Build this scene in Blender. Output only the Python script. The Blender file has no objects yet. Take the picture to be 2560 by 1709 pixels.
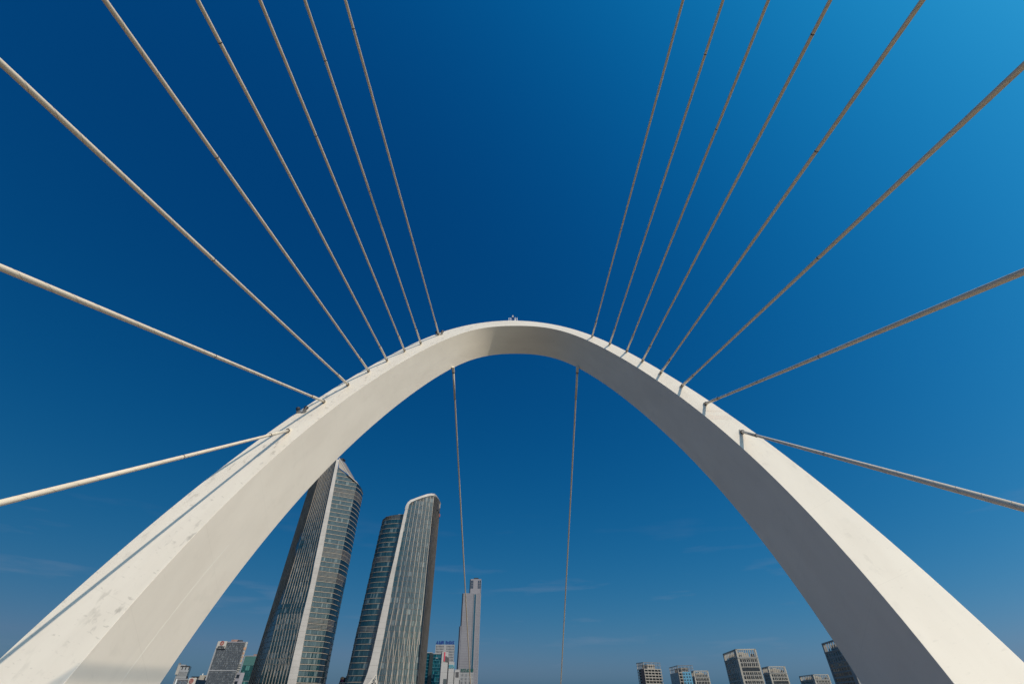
import bpy, math, random
from mathutils import Vector, Matrix
random.seed(7)
C = bpy.context.scene.collection
R = math.radians

# ------------------------------------------------------------------ camera
F_PX, TILT = 1138.0, R(38.4)                 # focal length in photo pixels, upward tilt
CT, ST = math.cos(TILT), math.sin(TILT)
EYE = Vector((0, 0, 1.6))
cam_d = bpy.data.cameras.new('camera'); cam = bpy.data.objects.new('camera', cam_d); C.objects.link(cam)
cam.location = EYE; cam.rotation_euler = (R(90) + TILT, 0, 0)
cam_d.sensor_width = 36; cam_d.lens = 36 * F_PX / 2560; cam_d.clip_start = 0.1; cam_d.clip_end = 12000
bpy.context.scene.camera = cam

# ------------------------------------------------------------------ sky and sun
SUN_AZ, SUN_EL = R(133.5), R(42)               # azimuth clockwise from +Y
sun_dir = Vector((math.sin(SUN_AZ) * math.cos(SUN_EL), math.cos(SUN_AZ) * math.cos(SUN_EL), math.sin(SUN_EL)))
w = bpy.data.worlds.new("World"); bpy.context.scene.world = w; w.use_nodes = True
nt = w.node_tree; nd = nt.nodes; lk = nt.links; nd.clear()
def N(t, **k):
    n = nd.new(t)
    for a, b in k.items(): setattr(n, a, b)
    return n
sky = N('ShaderNodeTexSky', sky_type='NISHITA', sun_disc=False, sun_elevation=SUN_EL, sun_rotation=SUN_AZ,
        altitude=0, air_density=1.0, dust_density=1.2, ozone_density=3.0)
sep = N('ShaderNodeSeparateColor'); lk.new(sky.outputs[0], sep.inputs[0])
comb = N('ShaderNodeCombineColor')
SKY_GRADE = ((0.0020, 2.9), (0.0485, 0.9), (0.1225, 0.6))      # per channel: gain, power (a deep polarised blue)
GR = []
for i, (g, p) in enumerate(SKY_GRADE):
    pw = N('ShaderNodeMath', operation='POWER'); pw.inputs[1].default_value = p
    ml = N('ShaderNodeMath', operation='MULTIPLY'); ml.inputs[1].default_value = g * 10
    lk.new(sep.outputs[i], pw.inputs[0]); lk.new(pw.outputs[0], ml.inputs[0]); GR.append(ml.outputs[0])
mn = N('ShaderNodeMath', operation='MULTIPLY'); mn.inputs[1].default_value = 0.62; lk.new(GR[1], mn.inputs[0])
mi = N('ShaderNodeMath', operation='MINIMUM'); lk.new(GR[0], mi.inputs[0]); lk.new(mn.outputs[0], mi.inputs[1])
for i, q in enumerate((mi.outputs[0], GR[1], GR[2])): lk.new(q, comb.inputs[i])
# thin wisps of cloud low in the sky
geo = N('ShaderNodeTexCoord'); mp = N('ShaderNodeMapping'); mp.inputs['Scale'].default_value = (3.2, 3.2, 24)
nz = N('ShaderNodeTexNoise'); nz.inputs['Scale'].default_value = 1.6; nz.inputs['Detail'].default_value = 6
lk.new(geo.outputs['Generated'], mp.inputs[0])
# the aureole: sky brightening towards the sun
vd = N('ShaderNodeVectorMath', operation='DOT_PRODUCT'); vd.inputs[1].default_value = sun_dir; lk.new(geo.outputs['Generated'], vd.inputs[0])
def M2(op, x, y):
    n_ = N('ShaderNodeMath', operation=op)
    for i_, q_ in enumerate((x, y)):
        if isinstance(q_, (int, float)): n_.inputs[i_].default_value = q_
        elif q_ is not None: lk.new(q_, n_.inputs[i_])
    return n_.outputs[0]
mx = M2('MINIMUM', M2('MAXIMUM', vd.outputs['Value'], 0.0), 0.78)
hd = N('ShaderNodeVectorMath', operation='DOT_PRODUCT'); hd.inputs[1].default_value = (math.sin(SUN_AZ), math.cos(SUN_AZ), 0)
lk.new(geo.outputs['Generated'], hd.inputs[0])                 # and the whole sunward half of the sky is a little brighter
sep2 = N('ShaderNodeSeparateColor'); lk.new(comb.outputs[0], sep2.inputs[0]); auv = N('ShaderNodeCombineColor')
for i, (ka, kb) in enumerate(((0.4, 1.1), (1.0, 0.6), (0.65, 0.5))):
    e_ = M2('POWER', 2.71828, M2('ADD', M2('MULTIPLY', M2('MULTIPLY', mx, mx), ka), M2('MULTIPLY', M2('ADD', hd.outputs['Value'], 0.5), kb)))
    lk.new(M2('MULTIPLY', sep2.outputs[i], e_), auv.inputs[i])
lk.new(mp.outputs[0], nz.inputs['Vector'])
rmp = N('ShaderNodeMapRange'); rmp.inputs[1].default_value = 0.58; rmp.inputs[2].default_value = 0.78; rmp.inputs[4].default_value = 0.30
lk.new(nz.outputs[0], rmp.inputs[0])
sz = N('ShaderNodeSeparateXYZ'); lk.new(geo.outputs['Generated'], sz.inputs[0])
band = N('ShaderNodeMapRange', interpolation_type='SMOOTHSTEP'); band.inputs[1].default_value = 0.32; band.inputs[2].default_value = 0.12
lk.new(sz.outputs[2], band.inputs[0])
cm = N('ShaderNodeMath', operation='MULTIPLY'); lk.new(rmp.outputs[0], cm.inputs[0]); lk.new(band.outputs[0], cm.inputs[1])
mixc = N('ShaderNodeMix', data_type='RGBA'); mixc.inputs['B'].default_value = (2.2, 2.7, 3.6, 1)
lk.new(cm.outputs[0], mixc.inputs['Factor']); lk.new(auv.outputs[0], mixc.inputs['A'])
bg = N('ShaderNodeBackground'); bg.inputs['Strength'].default_value = 0.1
out = N('ShaderNodeOutputWorld'); lk.new(mixc.outputs['Result'], bg.inputs[0]); lk.new(bg.outputs[0], out.inputs[0])
sl = bpy.data.lights.new('sun', 'SUN'); sl.energy = 3.3; sl.angle = R(0.53); sl.color = (1.0, 0.865, 0.695)
so = bpy.data.objects.new('sun', sl); C.objects.link(so); so.location = (60, -60, 120)
so.rotation_euler = sun_dir.to_track_quat('Z', 'Y').to_euler()
vs = bpy.context.scene.view_settings
vs.view_transform = 'Standard'; vs.look = 'None'; vs.exposure = 0; vs.gamma = 1; vs.use_curve_mapping = False

# ------------------------------------------------------------------ helpers
def ray(px, py):
    x, y = px - 1280.0, -(py - 854.5)
    return Vector((x, F_PX * CT - y * ST, y * CT + F_PX * ST))
def at(px, py, Y):                            # the point seen at a photo pixel, Y metres ahead
    r = ray(px, py); return EYE + r * (Y / r.y)
def mat(name, col, rough=0.6, metal=0.0, spec=0.5, build=None):
    m = bpy.data.materials.new(name); m.use_nodes = True
    b = m.node_tree.nodes['Principled BSDF']
    b.inputs['Base Color'].default_value = (*col, 1); b.inputs['Roughness'].default_value = rough
    b.inputs['Metallic'].default_value = metal; b.inputs['Specular IOR Level'].default_value = spec
    if build: build(m.node_tree, b)
    return m
def mottled(col, amp=0.12, scale=0.4, rough=0.7, name='m', spec=0.3, metal=0.0):
    def f(t, b):
        tc = t.nodes.new('ShaderNodeTexCoord'); n = t.nodes.new('ShaderNodeTexNoise'); n.inputs['Scale'].default_value = scale
        n.inputs['Detail'].default_value = 6
        t.links.new(tc.outputs['Object'], n.inputs['Vector'])
        r = t.nodes.new('ShaderNodeValToRGB')
        r.color_ramp.elements[0].position = 0.3; r.color_ramp.elements[1].position = 0.7
        r.color_ramp.elements[0].color = (*[c * (1 - amp) for c in col], 1); r.color_ramp.elements[1].color = (*[min(1, c * (1 + amp)) for c in col], 1)
        t.links.new(n.outputs[0], r.inputs[0]); t.links.new(r.outputs[0], b.inputs['Base Color'])
    return mat(name, col, rough, metal, spec, f)
def glass_mat(name, dark, light, frac=0.15, rough=0.08, spec=0.8, mid=None):
    """window glass: every pane has its own number 'rnd' that says how dark the room or blind behind it is"""
    def f(t, b):
        a = t.nodes.new('ShaderNodeAttribute'); a.attribute_name = 'rnd'
        r = t.nodes.new('ShaderNodeValToRGB'); e = r.color_ramp.elements
        e[0].position = 0; e[0].color = (*dark, 1); e[1].position = 1; e[1].color = (*light, 1)
        k = e.new(1 - frac); k.color = (*(mid or [d * 1.8 for d in dark]), 1)
        t.links.new(a.outputs['Fac'], r.inputs[0]); t.links.new(r.outputs[0], b.inputs['Base Color'])
    return mat(name, dark, rough, 0, spec, f)

class MB:                                     # collects boxes and quads for ONE mesh
    def __init__(s): s.v = []; s.f = []; s.rnd = []; s.uv = []
    def quad(s, a, b, c, d, rnd=0.0):
        i = len(s.v); s.v += [a, b, c, d]; s.f.append((i, i + 1, i + 2, i + 3)); s.rnd.append(rnd)
    def hexa(s, p):                           # p: 4 bottom, 4 top
        i = len(s.v); s.v += p
        for q in ((0, 3, 2, 1), (4, 5, 6, 7), (0, 1, 5, 4), (1, 2, 6, 5), (2, 3, 7, 6), (3, 0, 4, 7)):
            s.f.append(tuple(i + k for k in q)); s.rnd.append(0.0)
    def bar(s, a, b, side, dep, w, d0, d1):   # bar from a to b: w wide along side, from d0 to d1 along dep
        h = side * (w / 2)
        s.hexa([a - h + dep * d0, a + h + dep * d0, a + h + dep * d1, a - h + dep * d1,
                b - h + dep * d0, b + h + dep * d0, b + h + dep * d1, b - h + dep * d1])
    def box(s, c, sx, sy, sz, rz=0.0):
        ca, sa = math.cos(rz), math.sin(rz)
        def q(x, y, z): return c + Vector((x * ca - y * sa, x * sa + y * ca, z))
        x, y, z = sx / 2, sy / 2, sz / 2
        s.hexa([q(-x, -y, -z), q(x, -y, -z), q(x, y, -z), q(-x, y, -z), q(-x, -y, z), q(x, -y, z), q(x, y, z), q(-x, y, z)])
    def tube(s, a, b, r0, r1=None, n=16, caps=True):
        r1 = r0 if r1 is None else r1
        ax = (b - a).normalized(); t = Vector((0, 0, 1)) if abs(ax.z) < 0.9 else Vector((1, 0, 0))
        e1 = ax.cross(t).normalized(); e2 = ax.cross(e1); i = len(s.v)
        for P, r in ((a, r0), (b, r1)):
            for k in range(n):
                an = 2 * math.pi * k / n; s.v.append(P + e1 * (r * math.cos(an)) + e2 * (r * math.sin(an)))
        for k in range(n):
            k2 = (k + 1) % n; s.f.append((i + k, i + n + k, i + n + k2, i + k2)); s.rnd.append(0.0)
        if caps:
            s.f.append(tuple(i + k for k in range(n))); s.rnd.append(0.0)
            s.f.append(tuple(i + n + k for k in reversed(range(n)))); s.rnd.append(0.0)
    def build(s, name, m, parent=None, base=None, smooth=False, kind=None, rnd=False):
        b = base if base is not None else (parent['_b'] if parent and '_b' in parent else None)
        b = Vector(b) if b is not None else Vector((0, 0, 0))
        me = bpy.data.meshes.new(name); me.from_pydata([tuple(p - b) for p in s.v], [], s.f)
        if rnd:
            at_ = me.attributes.new('rnd', 'FLOAT', 'FACE'); at_.data.foreach_set('value', s.rnd)
        if smooth: me.polygons.foreach_set('use_smooth', [True] * len(me.polygons))
        me.materials.append(m)
        o = bpy.data.objects.new(name, me); C.objects.link(o)
        if parent: o.parent = parent
        else: o.location = b
        if kind: o['kind'] = kind
        return o
def thing(name, label, cat, loc, group=None):
    o = bpy.data.objects.new(name, None); C.objects.link(o); o.location = loc; o.empty_display_size = 1
    o['label'] = label; o['category'] = cat; o['_b'] = tuple(loc)
    if group: o['group'] = group
    return o
def sub(parent, o, mb, name, m, **k):         # a sub-part: child of a part that sits at its thing's base
    c = mb.build(name, m, None, base=Vector(parent['_b']), **k); c.location = (0, 0, 0); c.parent = o
    return c

# ------------------------------------------------------------------ materials
def steel_paint(t, b):
    L, Nn = t.links, t.nodes
    tc = Nn.new('ShaderNodeTexCoord'); uv = tc.outputs['UV']
    def noise(scale, sc, det=8, rough=0.6, vec=None):
        m_ = Nn.new('ShaderNodeMapping'); m_.inputs['Scale'].default_value = sc; L.new(vec or uv, m_.inputs[0])
        n = Nn.new('ShaderNodeTexNoise'); n.inputs['Scale'].default_value = scale; n.inputs['Detail'].default_value = det
        n.inputs['Roughness'].default_value = rough; L.new(m_.outputs[0], n.inputs['Vector']); return n.outputs[0]
    def mr(x, a, c, d=0.0, e=1.0):
        r = Nn.new('ShaderNodeMapRange'); r.inputs[1].default_value = a; r.inputs[2].default_value = c
        r.inputs[3].default_value = d; r.inputs[4].default_value = e; L.new(x, r.inputs[0]); return r.outputs[0]
    def mix(fac, A, B):
        m_ = Nn.new('ShaderNodeMix'); m_.data_type = 'RGBA'
        L.new(fac, m_.inputs['Factor'])
        if isinstance(A, tuple): m_.inputs['A'].default_value = (*A, 1)
        else: L.new(A, m_.inputs['A'])
        m_.inputs['B'].default_value = (*B, 1); return m_.outputs['Result']
    def mul(x, y):
        m_ = Nn.new('ShaderNodeMath'); m_.operation = 'MULTIPLY'; L.new(x, m_.inputs[0]); L.new(y, m_.inputs[1]); return m_.outputs[0]
    col = mix(mr(noise(0.35, (1, 0.35, 1)), 0.35, 0.65, 0, 0.8), (0.70, 0.64, 0.555), (0.635, 0.575, 0.495))
    # broad cloudy soiling, long run-off streaks down the slope, and small dark scuffs in patches
    col = mix(mr(noise(0.9, (1.0, 0.12, 1), 6), 0.55, 0.8, 0, 0.22), col, (0.50, 0.46, 0.41))
    patch = mr(noise(0.16, (1, 1, 1), 3), 0.44, 0.6)
    at_ = Nn.new('ShaderNodeAttribute'); at_.attribute_name = 'soil'
    sc1 = mr(noise(1.5, (1.0, 0.55, 1), 4, 0.55), 0.56, 0.67, 0, 0.6)
    col = mix(mul(mul(sc1, patch), at_.outputs['Fac']), col, (0.26, 0.235, 0.20))
    sc2 = mr(noise(4.0, (0.45, 1.3, 1), 3, 0.5), 0.63, 0.73, 0, 0.6)
    col = mix(mul(sc2, at_.outputs['Fac']), col, (0.40, 0.36, 0.31))
    sx = Nn.new('ShaderNodeSeparateXYZ'); L.new(uv, sx.inputs[0])
    def m2(op, x, y):
        q = Nn.new('ShaderNodeMath'); q.operation = op; L.new(x, q.inputs[0]); q.inputs[1].default_value = y; return q.outputs[0]
    fr = m2('PINGPONG', sx.outputs[1], 3.1)
    seam = mr(fr, 0.0, 0.035, 0.16, 0.0)
    col = mix(seam, col, (0.42, 0.38, 0.32))
    L.new(col, b.inputs['Base Color'])
    bm_ = Nn.new('ShaderNodeBump'); bm_.inputs['Strength'].default_value = 0.06; bm_.inputs['Distance'].default_value = 0.05
    L.new(noise(0.5, (1, 1, 1), 3), bm_.inputs['Height']); L.new(bm_.outputs[0], b.inputs['Normal'])
M_ARCH = mat('white_steel_paint', (0.7, 0.67, 0.61), 0.48, 0, 0.35, steel_paint)
M_CABLE = mottled((0.68, 0.585, 0.46), 0.07, 0.25, 0.55, 'cable_sheath', 0.22)
M_RIB = mottled((0.22, 0.165, 0.115), 0.15, 0.8, 0.6, 'spiral_fillet')
M_RING = mat('dark_collar', (0.07, 0.06, 0.055), 0.5, 0.3)
M_SOCK = mottled((0.62, 0.56, 0.47), 0.12, 1.5, 0.5, 'socket_paint')
M_SEAM = mat('weld_seam_paint', (0.74, 0.71, 0.65), 0.5)
M_PATCH = mottled((0.63, 0.555, 0.48), 0.06, 0.8, 0.55, 'repaint_patch')
M_DARK = mat('dark_metal', (0.035, 0.035, 0.04), 0.5, 0.4)
M_LENS = mat('lamp_lens', (0.10, 0.08, 0.07), 0.15, 0, 0.8)
M_GALV = mat('galvanised_steel', (0.28, 0.30, 0.33), 0.4, 0.6)
M_WHITE = mat('white_plastic', (0.8, 0.8, 0.8), 0.4)
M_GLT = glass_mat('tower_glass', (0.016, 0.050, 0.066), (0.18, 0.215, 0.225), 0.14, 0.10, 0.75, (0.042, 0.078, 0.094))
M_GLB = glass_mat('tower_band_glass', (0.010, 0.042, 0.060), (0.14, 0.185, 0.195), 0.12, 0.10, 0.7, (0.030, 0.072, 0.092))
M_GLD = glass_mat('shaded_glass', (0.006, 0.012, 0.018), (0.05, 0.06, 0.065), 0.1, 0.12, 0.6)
M_CORE = mat('tower_core', (0.02, 0.03, 0.035), 0.5)
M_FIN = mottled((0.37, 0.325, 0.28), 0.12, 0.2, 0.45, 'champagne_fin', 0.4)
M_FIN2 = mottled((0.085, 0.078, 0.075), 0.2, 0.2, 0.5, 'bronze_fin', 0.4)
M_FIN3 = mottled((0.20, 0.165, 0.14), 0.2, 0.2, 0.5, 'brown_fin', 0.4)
M_SPAN = mottled((0.34, 0.30, 0.26), 0.12, 0.2, 0.45, 'champagne_spandrel', 0.4)
M_LOUV2 = mottled((0.20, 0.175, 0.158), 0.15, 0.2, 0.5, 'louvre_and_wedge_shade')
M_LOUV = mottled((0.13, 0.11, 0.10), 0.2, 0.2, 0.5, 'louvre_metal')
M_BANDW = mottled((0.50, 0.465, 0.44), 0.10, 0.10, 0.5, 'white_panel')
M_JOINT = mat('panel_joint', (0.16, 0.15, 0.145), 0.7)
M_STONE = mottled((0.44, 0.40, 0.345), 0.12, 0.08, 0.8, 'pale_stone')
M_STONE2 = mottled((0.34, 0.32, 0.30), 0.12, 0.08, 0.8, 'grey_and_shaded_stone')
M_CONC = mottled((0.36, 0.33, 0.30), 0.15, 0.08, 0.85, 'raw_concrete')
M_CONCD = mottled((0.17, 0.15, 0.135), 0.15, 0.08, 0.85, 'dark_concrete')
M_GREY = mottled((0.255, 0.245, 0.275), 0.10, 0.02, 0.7, 'grey_cladding')
M_FRAME = mottled((0.27, 0.28, 0.30), 0.1, 0.05, 0.7, 'pale_frame')
M_MULL = mottled((0.19, 0.20, 0.22), 0.1, 0.05, 0.6, 'grey_mullion')
M_PALE = mottled((0.31, 0.31, 0.325), 0.06, 0.05, 0.7, 'pale_cladding')
M_BANKF = mottled((0.30, 0.305, 0.31), 0.10, 0.05, 0.6, 'bank_mullion')
M_TEAL = glass_mat('teal_glass', (0.003, 0.05, 0.08), (0.04, 0.22, 0.26), 0.2, 0.10, 0.6, (0.006, 0.085, 0.125))
M_GREENG = glass_mat('green_glass', (0.005, 0.05, 0.05), (0.08, 0.24, 0.21), 0.3, 0.10, 0.6, (0.01, 0.09, 0.09))
M_BLUEG = glass_mat('blue_glass', (0.006, 0.02, 0.045), (0.05, 0.12, 0.2), 0.2, 0.12, 0.6, (0.012, 0.045, 0.09))
M_BLUEP = mat('blue_film', (0.10, 0.30, 0.46), 0.6)
M_RED = mat('red_sign', (0.32, 0.085, 0.065), 0.5)
M_BRICK = mottled((0.30, 0.19, 0.165), 0.1, 0.5, 0.8, 'rust_plant')
M_PINK = mat('crimson_sign', (0.45, 0.03, 0.07), 0.5)
M_ORANGE = mat('orange_sign', (0.38, 0.22, 0.14), 0.5)
M_PURPLE = mat('purple_sign', (0.12, 0.02, 0.09), 0.5)
M_BLUES = mat('blue_sign', (0.004, 0.03, 0.20), 0.5)
M_GREENS = mat('green_sign', (0.005, 0.07, 0.055), 0.5)
M_TEALS = mat('teal_sign', (0.05, 0.22, 0.30), 0.5)
M_INK = mat('dark_sign', (0.05, 0.05, 0.06), 0.6)
M_SIGNW = mat('sign_panel', (0.50, 0.46, 0.42), 0.6)

# ------------------------------------------------------------------ setting
def plane(name, x0, x1, y0, y1, z, m, t=0.0):
    mb = MB()
    if t: mb.box(Vector(((x0 + x1) / 2, (y0 + y1) / 2, z - t / 2)), x1 - x0, y1 - y0, t)
    else: mb.quad(Vector((x0, y0, z)), Vector((x1, y0, z)), Vector((x1, y1, z)), Vector((x0, y1, z)))
    o = mb.build(name, m); o['kind'] = 'structure'; return o
GROUND = -8.0
def water_b(t, b):
    tc = t.nodes.new('ShaderNodeTexCoord'); n = t.nodes.new('ShaderNodeTexNoise'); n.inputs['Scale'].default_value = 0.25; n.inputs['Detail'].default_value = 6
    t.links.new(tc.outputs['Object'], n.inputs['Vector']); bp = t.nodes.new('ShaderNodeBump'); bp.inputs['Strength'].default_value = 0.5
    t.links.new(n.outputs[0], bp.inputs['Height']); t.links.new(bp.outputs[0], b.inputs['Normal'])
plane('river_water', -5000, 5000, -5000, 150, -14.0, mat('river_water', (0.11, 0.095, 0.07), 0.35, 0, 0.25, water_b))
plane('far_bank', -5000, 5000, 150.0, 6000, GROUND, mottled((0.12, 0.12, 0.10), 0.3, 0.01, 0.9, 'city_ground'), 8)
plane('bridge_deck', -13.2, 13.2, -330, 175, 0.0, mottled((0.34, 0.26, 0.19), 0.12, 0.5, 0.8, 'deck_boards'), 1.4)

# ------------------------------------------------------------------ the arch: two equal curves on leaning planes
LEAN, ARCH_Y, AM = R(38), 21.5, 21.5
aN = Vector((0, -math.cos(LEAN), math.sin(LEAN))); aV = Vector((0, math.sin(LEAN), math.cos(LEAN))); aU = Vector((1, 0, 0))
A0 = EYE + Vector((0, ARCH_Y, 0))
DEPTH = 0.25 * AM
VT_I, VT_O = 3.2372, 3.4738
PI_ = (1.0847, -0.7702, 0.4429, -0.0358, -0.0461); PO_ = (0.7326, 0.6594, -1.2488, 0.7927, -0.1857)
def gpoly(c, s): return sum(k * s ** (i + 1) for i, k in enumerate(c))
SI_REF, SO_REF = math.sqrt(VT_I + 0.25), math.sqrt(VT_O + 0.25)
def ghalf(c, s, sr):                          # below the picture the legs run straight on
    if s <= sr: return gpoly(c, s)
    e = 1e-3; return gpoly(c, sr) + (gpoly(c, sr) - gpoly(c, sr - e)) / e * (s - sr)
def arch_uv(q, outer):                        # q in -1..1 from the left foot over the top to the right foot
    vt, c, c0, c1, sr = (VT_O, PO_, -0.004, 0.002, SO_REF) if outer else (VT_I, PI_, -0.006, 0.012, SI_REF)
    sm = math.sqrt(vt + 0.92); s = abs(q) * sm; v = vt - s * s
    return (c0 + c1 * v) + math.copysign(ghalf(c, s, sr), q), v
def arch_pt(u, v, depth=0.0): return A0 + aU * (u * AM) + aV * (v * AM) - aN * depth
def arch_hit(px, py, depth=0.0):              # where the sight line meets the front plane (or one behind it)
    r = ray(px, py); k = ((A0 - aN * depth - EYE).dot(aN)) / r.dot(aN); return EYE + r * k
arch = thing('bridge_arch', 'tall white steel arch leaning away over the bridge, cables along its front face', 'arch', (0, ARCH_Y, 0))
NQ = 240
def q_of(k): t_ = -1 + 2 * k / NQ; return math.copysign(abs(t_) ** 1.0, t_)
def arch_mesh():
    rings = []; soil = []
    for k in range(NQ + 1):
        q = q_of(k); ui, vi = arch_uv(q, False); uo, vo = arch_uv(q, True)
        # the rim of the front face and the rim behind it, edges slightly rounded
        I, O = arch_pt(ui, vi), arch_pt(uo, vo); d = (O - I).normalized(); e = 0.012
        rings.append([I + d * e, O - d * e, O - aN * e, O - aN * (DEPTH - e), O - aN * DEPTH - d * e, I - aN * DEPTH + d * e, I - aN * (DEPTH - e), I - aN * e])
    faces_def = {0: 'front', 1: 'b', 2: 'outer', 3: 'b', 4: 'back', 5: 'b', 6: 'soffit', 7: 'b'}
    verts = [p for r in rings for p in r]; n = 8; faces = []; uvs = []; so_ = []
    arc = [0.0]
    for k in range(NQ): arc.append(arc[-1] + (rings[k + 1][0] - rings[k][0]).length)
    for k in range(NQ):
        for j in range(n):
            j2 = (j + 1) % n; a, b_, c, d = k * n + j, k * n + j2, (k + 1) * n + j2, (k + 1) * n + j
            faces.append((a, b_, c, d))
            wd = (rings[k][j2] - rings[k][j]).length; wd2 = (rings[k + 1][j2] - rings[k + 1][j]).length
            off = 37.0 * j
            uvs += [(off, arc[k]), (off + wd, arc[k]), (off + wd2, arc[k + 1]), (off, arc[k + 1])]
            so_.append({'front': 1.0 if k < NQ / 2 else 0.35, 'outer': 0.6}.get(faces_def[j], 0.12))
    faces.append(tuple(range(n - 1, -1, -1))); faces.append(tuple(NQ * n + i for i in range(n)))
    uvs += [(0, 0)] * (2 * n); so_ += [0, 0]
    b = Vector(arch['_b']); me = bpy.data.meshes.new('arch_box_girder'); me.from_pydata([tuple(p - b) for p in verts], [], faces)
    l = me.uv_layers.new(name='UVMap')
    for i, x in enumerate(uvs): l.data[i].uv = x
    a_ = me.attributes.new('soil', 'FLOAT', 'FACE'); a_.data.foreach_set('value', so_)
    me.materials.append(M_ARCH)
    me.polygons.foreach_set('use_smooth', [True] * len(me.polygons))
    for e_ in me.edges: pass
    o = bpy.data.objects.new('arch_box_girder', me); C.objects.link(o); o.parent = arch
    return o
girder = arch_mesh()
# keep the long edges crisp while the curve stays smooth
for p in girder.data.polygons: p.use_smooth = True
try:
    girder.data.set_sharp_from_angle(angle=R(20))
except Exception: pass
# weld seams: one along the soffit of each leg, and cross seams between the segments
def soffit_pt(q, d):
    ui, vi = arch_uv(q, False); return arch_pt(ui, vi, d)
def soffit_n(q):
    a, b = soffit_pt(q - 0.002, 0), soffit_pt(q + 0.002, 0); t_ = (b - a).normalized(); n_ = t_.cross(aN)
    c_ = arch_pt(0, 0.6); return n_ if n_.dot(c_ - soffit_pt(q, 0)) > 0 else -n_
for lo, hi in ((-0.99, -0.80),):
    mb = MB(); K = 60
    for i in range(K):
        qa, qb = lo + (hi - lo) * i / K, lo + (hi - lo) * (i + 1) / K
        d_ = DEPTH * 0.52; pa, pb = soffit_pt(qa, d_), soffit_pt(qb, d_); na = soffit_n((qa + qb) / 2)
        mb.bar(pa, pb, aN, na, 0.022, -0.02, 0.005)
    mb.build('weld_seam', M_SEAM, arch)
# repainted bands on the right leg's front face
for pix in (((1756, 1025), (1760, 1028.6), (1806, 1028.6), (1801, 1025)), ((1766, 1038), (1777, 1048), (1830, 1048), (1815, 1038))):
    P = [arch_hit(*p) for p in pix]; mb = MB()
    mb.hexa([p + aN * -0.02 for p in P] + [p + aN * 0.004 for p in P]); mb.build('repaint_patch', M_PATCH, arch)

# ------------------------------------------------------------------ stay cables
S_ = 2560 / 2349
LEFT = [(664, 986, 0, 1153), (745, 921, 0, 613), (800, 883, 0, 143), (847, 852, 240, 0), (889, 828, 453, 0), (929, 806, 596, 0), (966, 789, 699, 0), (1007, 768, 792, 0)]
RIGHT = [(1700, 989, 2349, 1165), (1617, 926, 2349, 623), (1563, 886, 2349, 150), (1514, 857, 2117, 0), (1473, 829, 1905, 0), (1437, 807, 1763, 0), (1398, 791, 1659, 0), (1358, 773, 1567, 0)]
ORD = ['lowest', 'second from the bottom', 'third from the bottom', 'fourth from the bottom', 'fourth from the top', 'third from the top', 'second from the top', 'topmost']
def cable_end(c, x, z):
    a, b = ray(c[0] * S_, c[1] * S_), ray(c[2] * S_, c[3] * S_); n_ = a.cross(b)
    return Vector((x, -(n_.x * x + n_.z * z) / n_.y, z)) + EYE
def stay(P, E_, label, group, r=0.097, sock=0.5, sleeve=4.3, rings=(), helix_len=75.0, pitch=1.05, nrm=None):
    d = (E_ - P).normalized(); L_ = (E_ - P).length
    t = thing('stay_cable', label, 'cable', P, group)
    mb = MB()
    mb.tube(P - d * 0.35, P + d * sock, r * 1.75, r * 1.6, 20)
    mb.build('anchor_socket', M_SOCK, t, smooth=False)
    mb = MB(); mb.tube(P + d * (sock - 0.02), P + d * (sock + 0.09), r * 1.85, None, 20); mb.build('collar', M_RING, t)
    mb = MB(); mb.tube(P + d * (sock + 0.05), P + d * (sock + sleeve), r * 1.32, None, 20); o = mb.build('sleeve', M_SOCK, t, smooth=True)
    mb = MB(); mb.tube(P + d * (sock + sleeve - 0.03), P + d * (sock + sleeve + 0.04), r * 1.40, None, 20); mb.build('collar', M_RING, t)
    mb = MB(); a_ = P + d * (sock + sleeve); K = max(2, int((E_ - a_).length / 2.5))
    for k in range(K): mb.tube(a_.lerp(E_, k / K), a_.lerp(E_, (k + 1) / K), r, None, 24, caps=False)
    mb.build('sheathed_strand', M_CABLE, t, smooth=True)
    for q in rings:
        mb = MB(); mb.tube(P + d * (q - 0.028), P + d * (q + 0.028), r * 1.08, None, 20); mb.build('collar', M_RING, t)
    # the thin spiral fillet wound round the sheath
    ax = d; tt = Vector((0, 0, 1)) if abs(ax.z) < 0.9 else Vector((1, 0, 0)); e1 = ax.cross(tt).normalized(); e2 = ax.cross(e1)
    mb = MB(); n_ = 14; a0 = sock + sleeve + 0.2; turns = int(min(helix_len, L_ - a0 - 0.3) / pitch); prev = None; wd = 0.013
    for i in range(turns * n_ + 1):
        an = 2 * math.pi * i / n_; s = a0 + pitch * i / n_; ra = e1 * math.cos(an) + e2 * math.sin(an)
        base = P + d * s
        cur = [base - d * wd + ra * (r - 0.002), base + ra * (r + 0.005), base + d * wd + ra * (r - 0.002)]
        j = len(mb.v); mb.v += cur
        if prev is not None:
            for a, b in ((0, 1), (1, 2)): mb.f.append((prev + a, prev + b, j + b, j + a)); mb.rnd.append(0)
        prev = j
    if turns > 0: mb.build('spiral_fillet', M_RIB, t)
    return t
RINGS = {('left', 0): (17.4,), ('left', 1): (23.2,), ('left', 2): (29.2,), ('left', 3): (35.3,), ('left', 4): (41.8,), ('left', 5): (36.2,), ('left', 6): (30.8, 43.0), ('left', 7): (25, 49),
         ('right', 0): (17.3,), ('right', 1): (14.5, 23.2), ('right', 2): (28.8,), ('right', 3): (34.8,), ('right', 4): (41.6,), ('right', 5): (35.6,), ('right', 6): (29.8, 42.2), ('right', 7): (25, 49)}
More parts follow.
